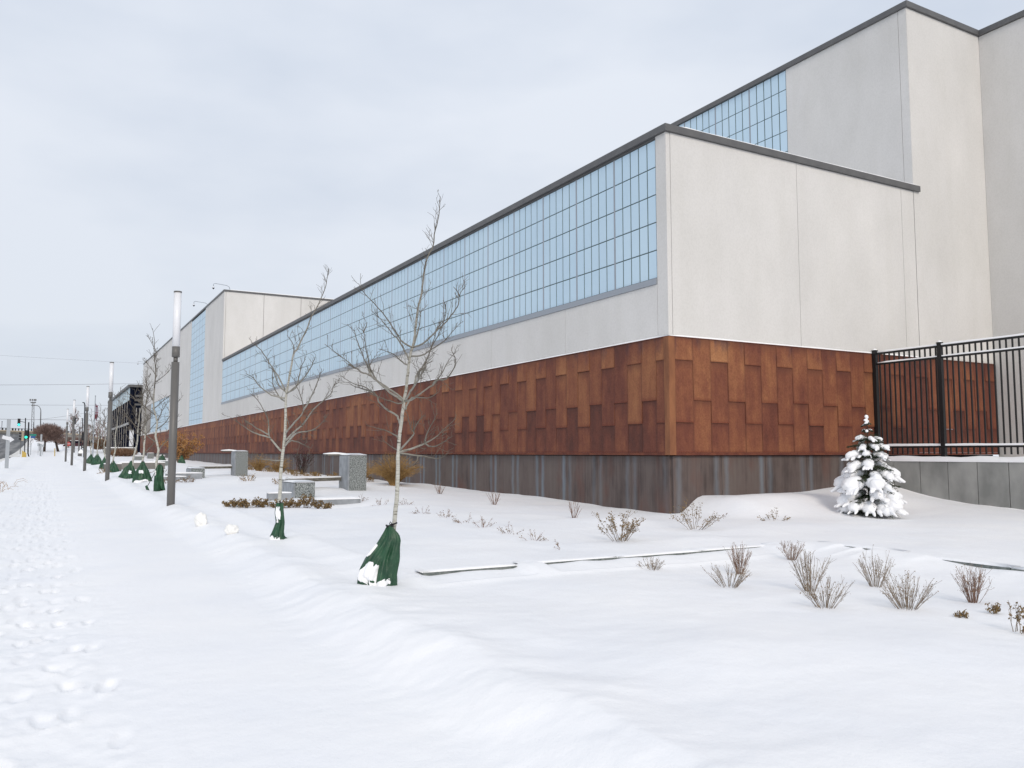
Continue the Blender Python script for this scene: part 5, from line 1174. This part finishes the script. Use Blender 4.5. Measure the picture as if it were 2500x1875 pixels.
yb = thing('yellow_barrier', 'yellow block at the kerb beside the signal pole', 'barrier', (-2.5, 120, 1.0)); part('block', MB().prism([(-2.68, 1.05), (-2.2, 1.0), (-2.2, 1.55), (-2.66, 1.85)], 'y', 119.8, 120.4), YEL, yb)
fp = thing('flagpole', 'slender pale flagpole left of the dark glass hall', 'flagpole', (5.18, 120, 1.1)); part('pole', MB().tube([(5.18, 120, .9), (5.23, 120, 8.85)], [.09, .05], 8), POSTG, fp); part('finial', MB().tube([(5.23, 120, 8.85), (5.23, 120, 8.95), (5.23, 120, 9.03)], [.07, .08, .02], 8), POSTG, fp)
fb = MB(); nu, nv = 14, 22
for j in range(nv + 1):
    for i in range(nu + 1):
        u, v = i / nu, j / nv; fb.v.append((5.27 + .42 * u * (.5 + .5 * math.sin(v * 3.0 + .2)) + .03 * math.sin(u * 9 + v * 4), 120 + .12 * math.sin(u * 11 + v * 5), 7.95 - 2.0 * v - .25 * u)); fb.rad.append(0)
for j in range(nv):
    for i in range(nu): a = j * (nu + 1) + i; fb.f.append((a, a + 1, a + nu + 2, a + nu + 1)); fb.uv.append([(0, 0)] * 4); fb.mi.append(0)
fo = put('flag', None, None, (5.23, 120, 7.95), label='limp flag with red and white stripes hanging down the flagpole', cat='flag')
part('cloth', fb, FLAGM, fo, smooth=True)
bp_ = thing('thin_black_pole', 'thin black pole with a small hooked head beside the third lamp post', 'pole', (3.8, 110, 1.0)); part('pole', MB().tube([(3.82, 110, .8), (3.72, 110, 7.2), (3.62, 110, 7.5), (3.45, 110, 7.5)], .065, 8), BLACKP, bp_)
ub = thing('utility_box', 'short grey green box with a snow top left of the third lamp post', 'box', (3.6, 117, 1.0)); part('box', MB().box(3.5, 3.85, 116.8, 117.2, .9, 1.5), COPING, ub); snowcap(ub, 3.45, 4.0, 116.75, 117.3, 1.501, .5)

gb = thing('dry_reeds', 'few straw coloured bent blades poking from the snow at the left edge', 'dry plant', (-1.3, 36, hz(-1.3, 36))); b = MB(); rng = random.Random(77)
for k in range(16):
    x, y = -1.35 + rng.uniform(-.25, .3), 36 + rng.uniform(-3, 4); z = hz(x, y); a = rng.uniform(-.5, .9); L_ = rng.uniform(.3, .7)
    b.tube([(x, y, z - .02), (x + a * L_ * .3, y, z + L_ * .28), (x + a * L_ * .9, y, z + L_ * .36), (x + a * L_ * 1.3, y, z + L_ * .22)], [.008, .007, .006, .003], 4)
part('blades', b, GRASSM, gb, kind='stuff')
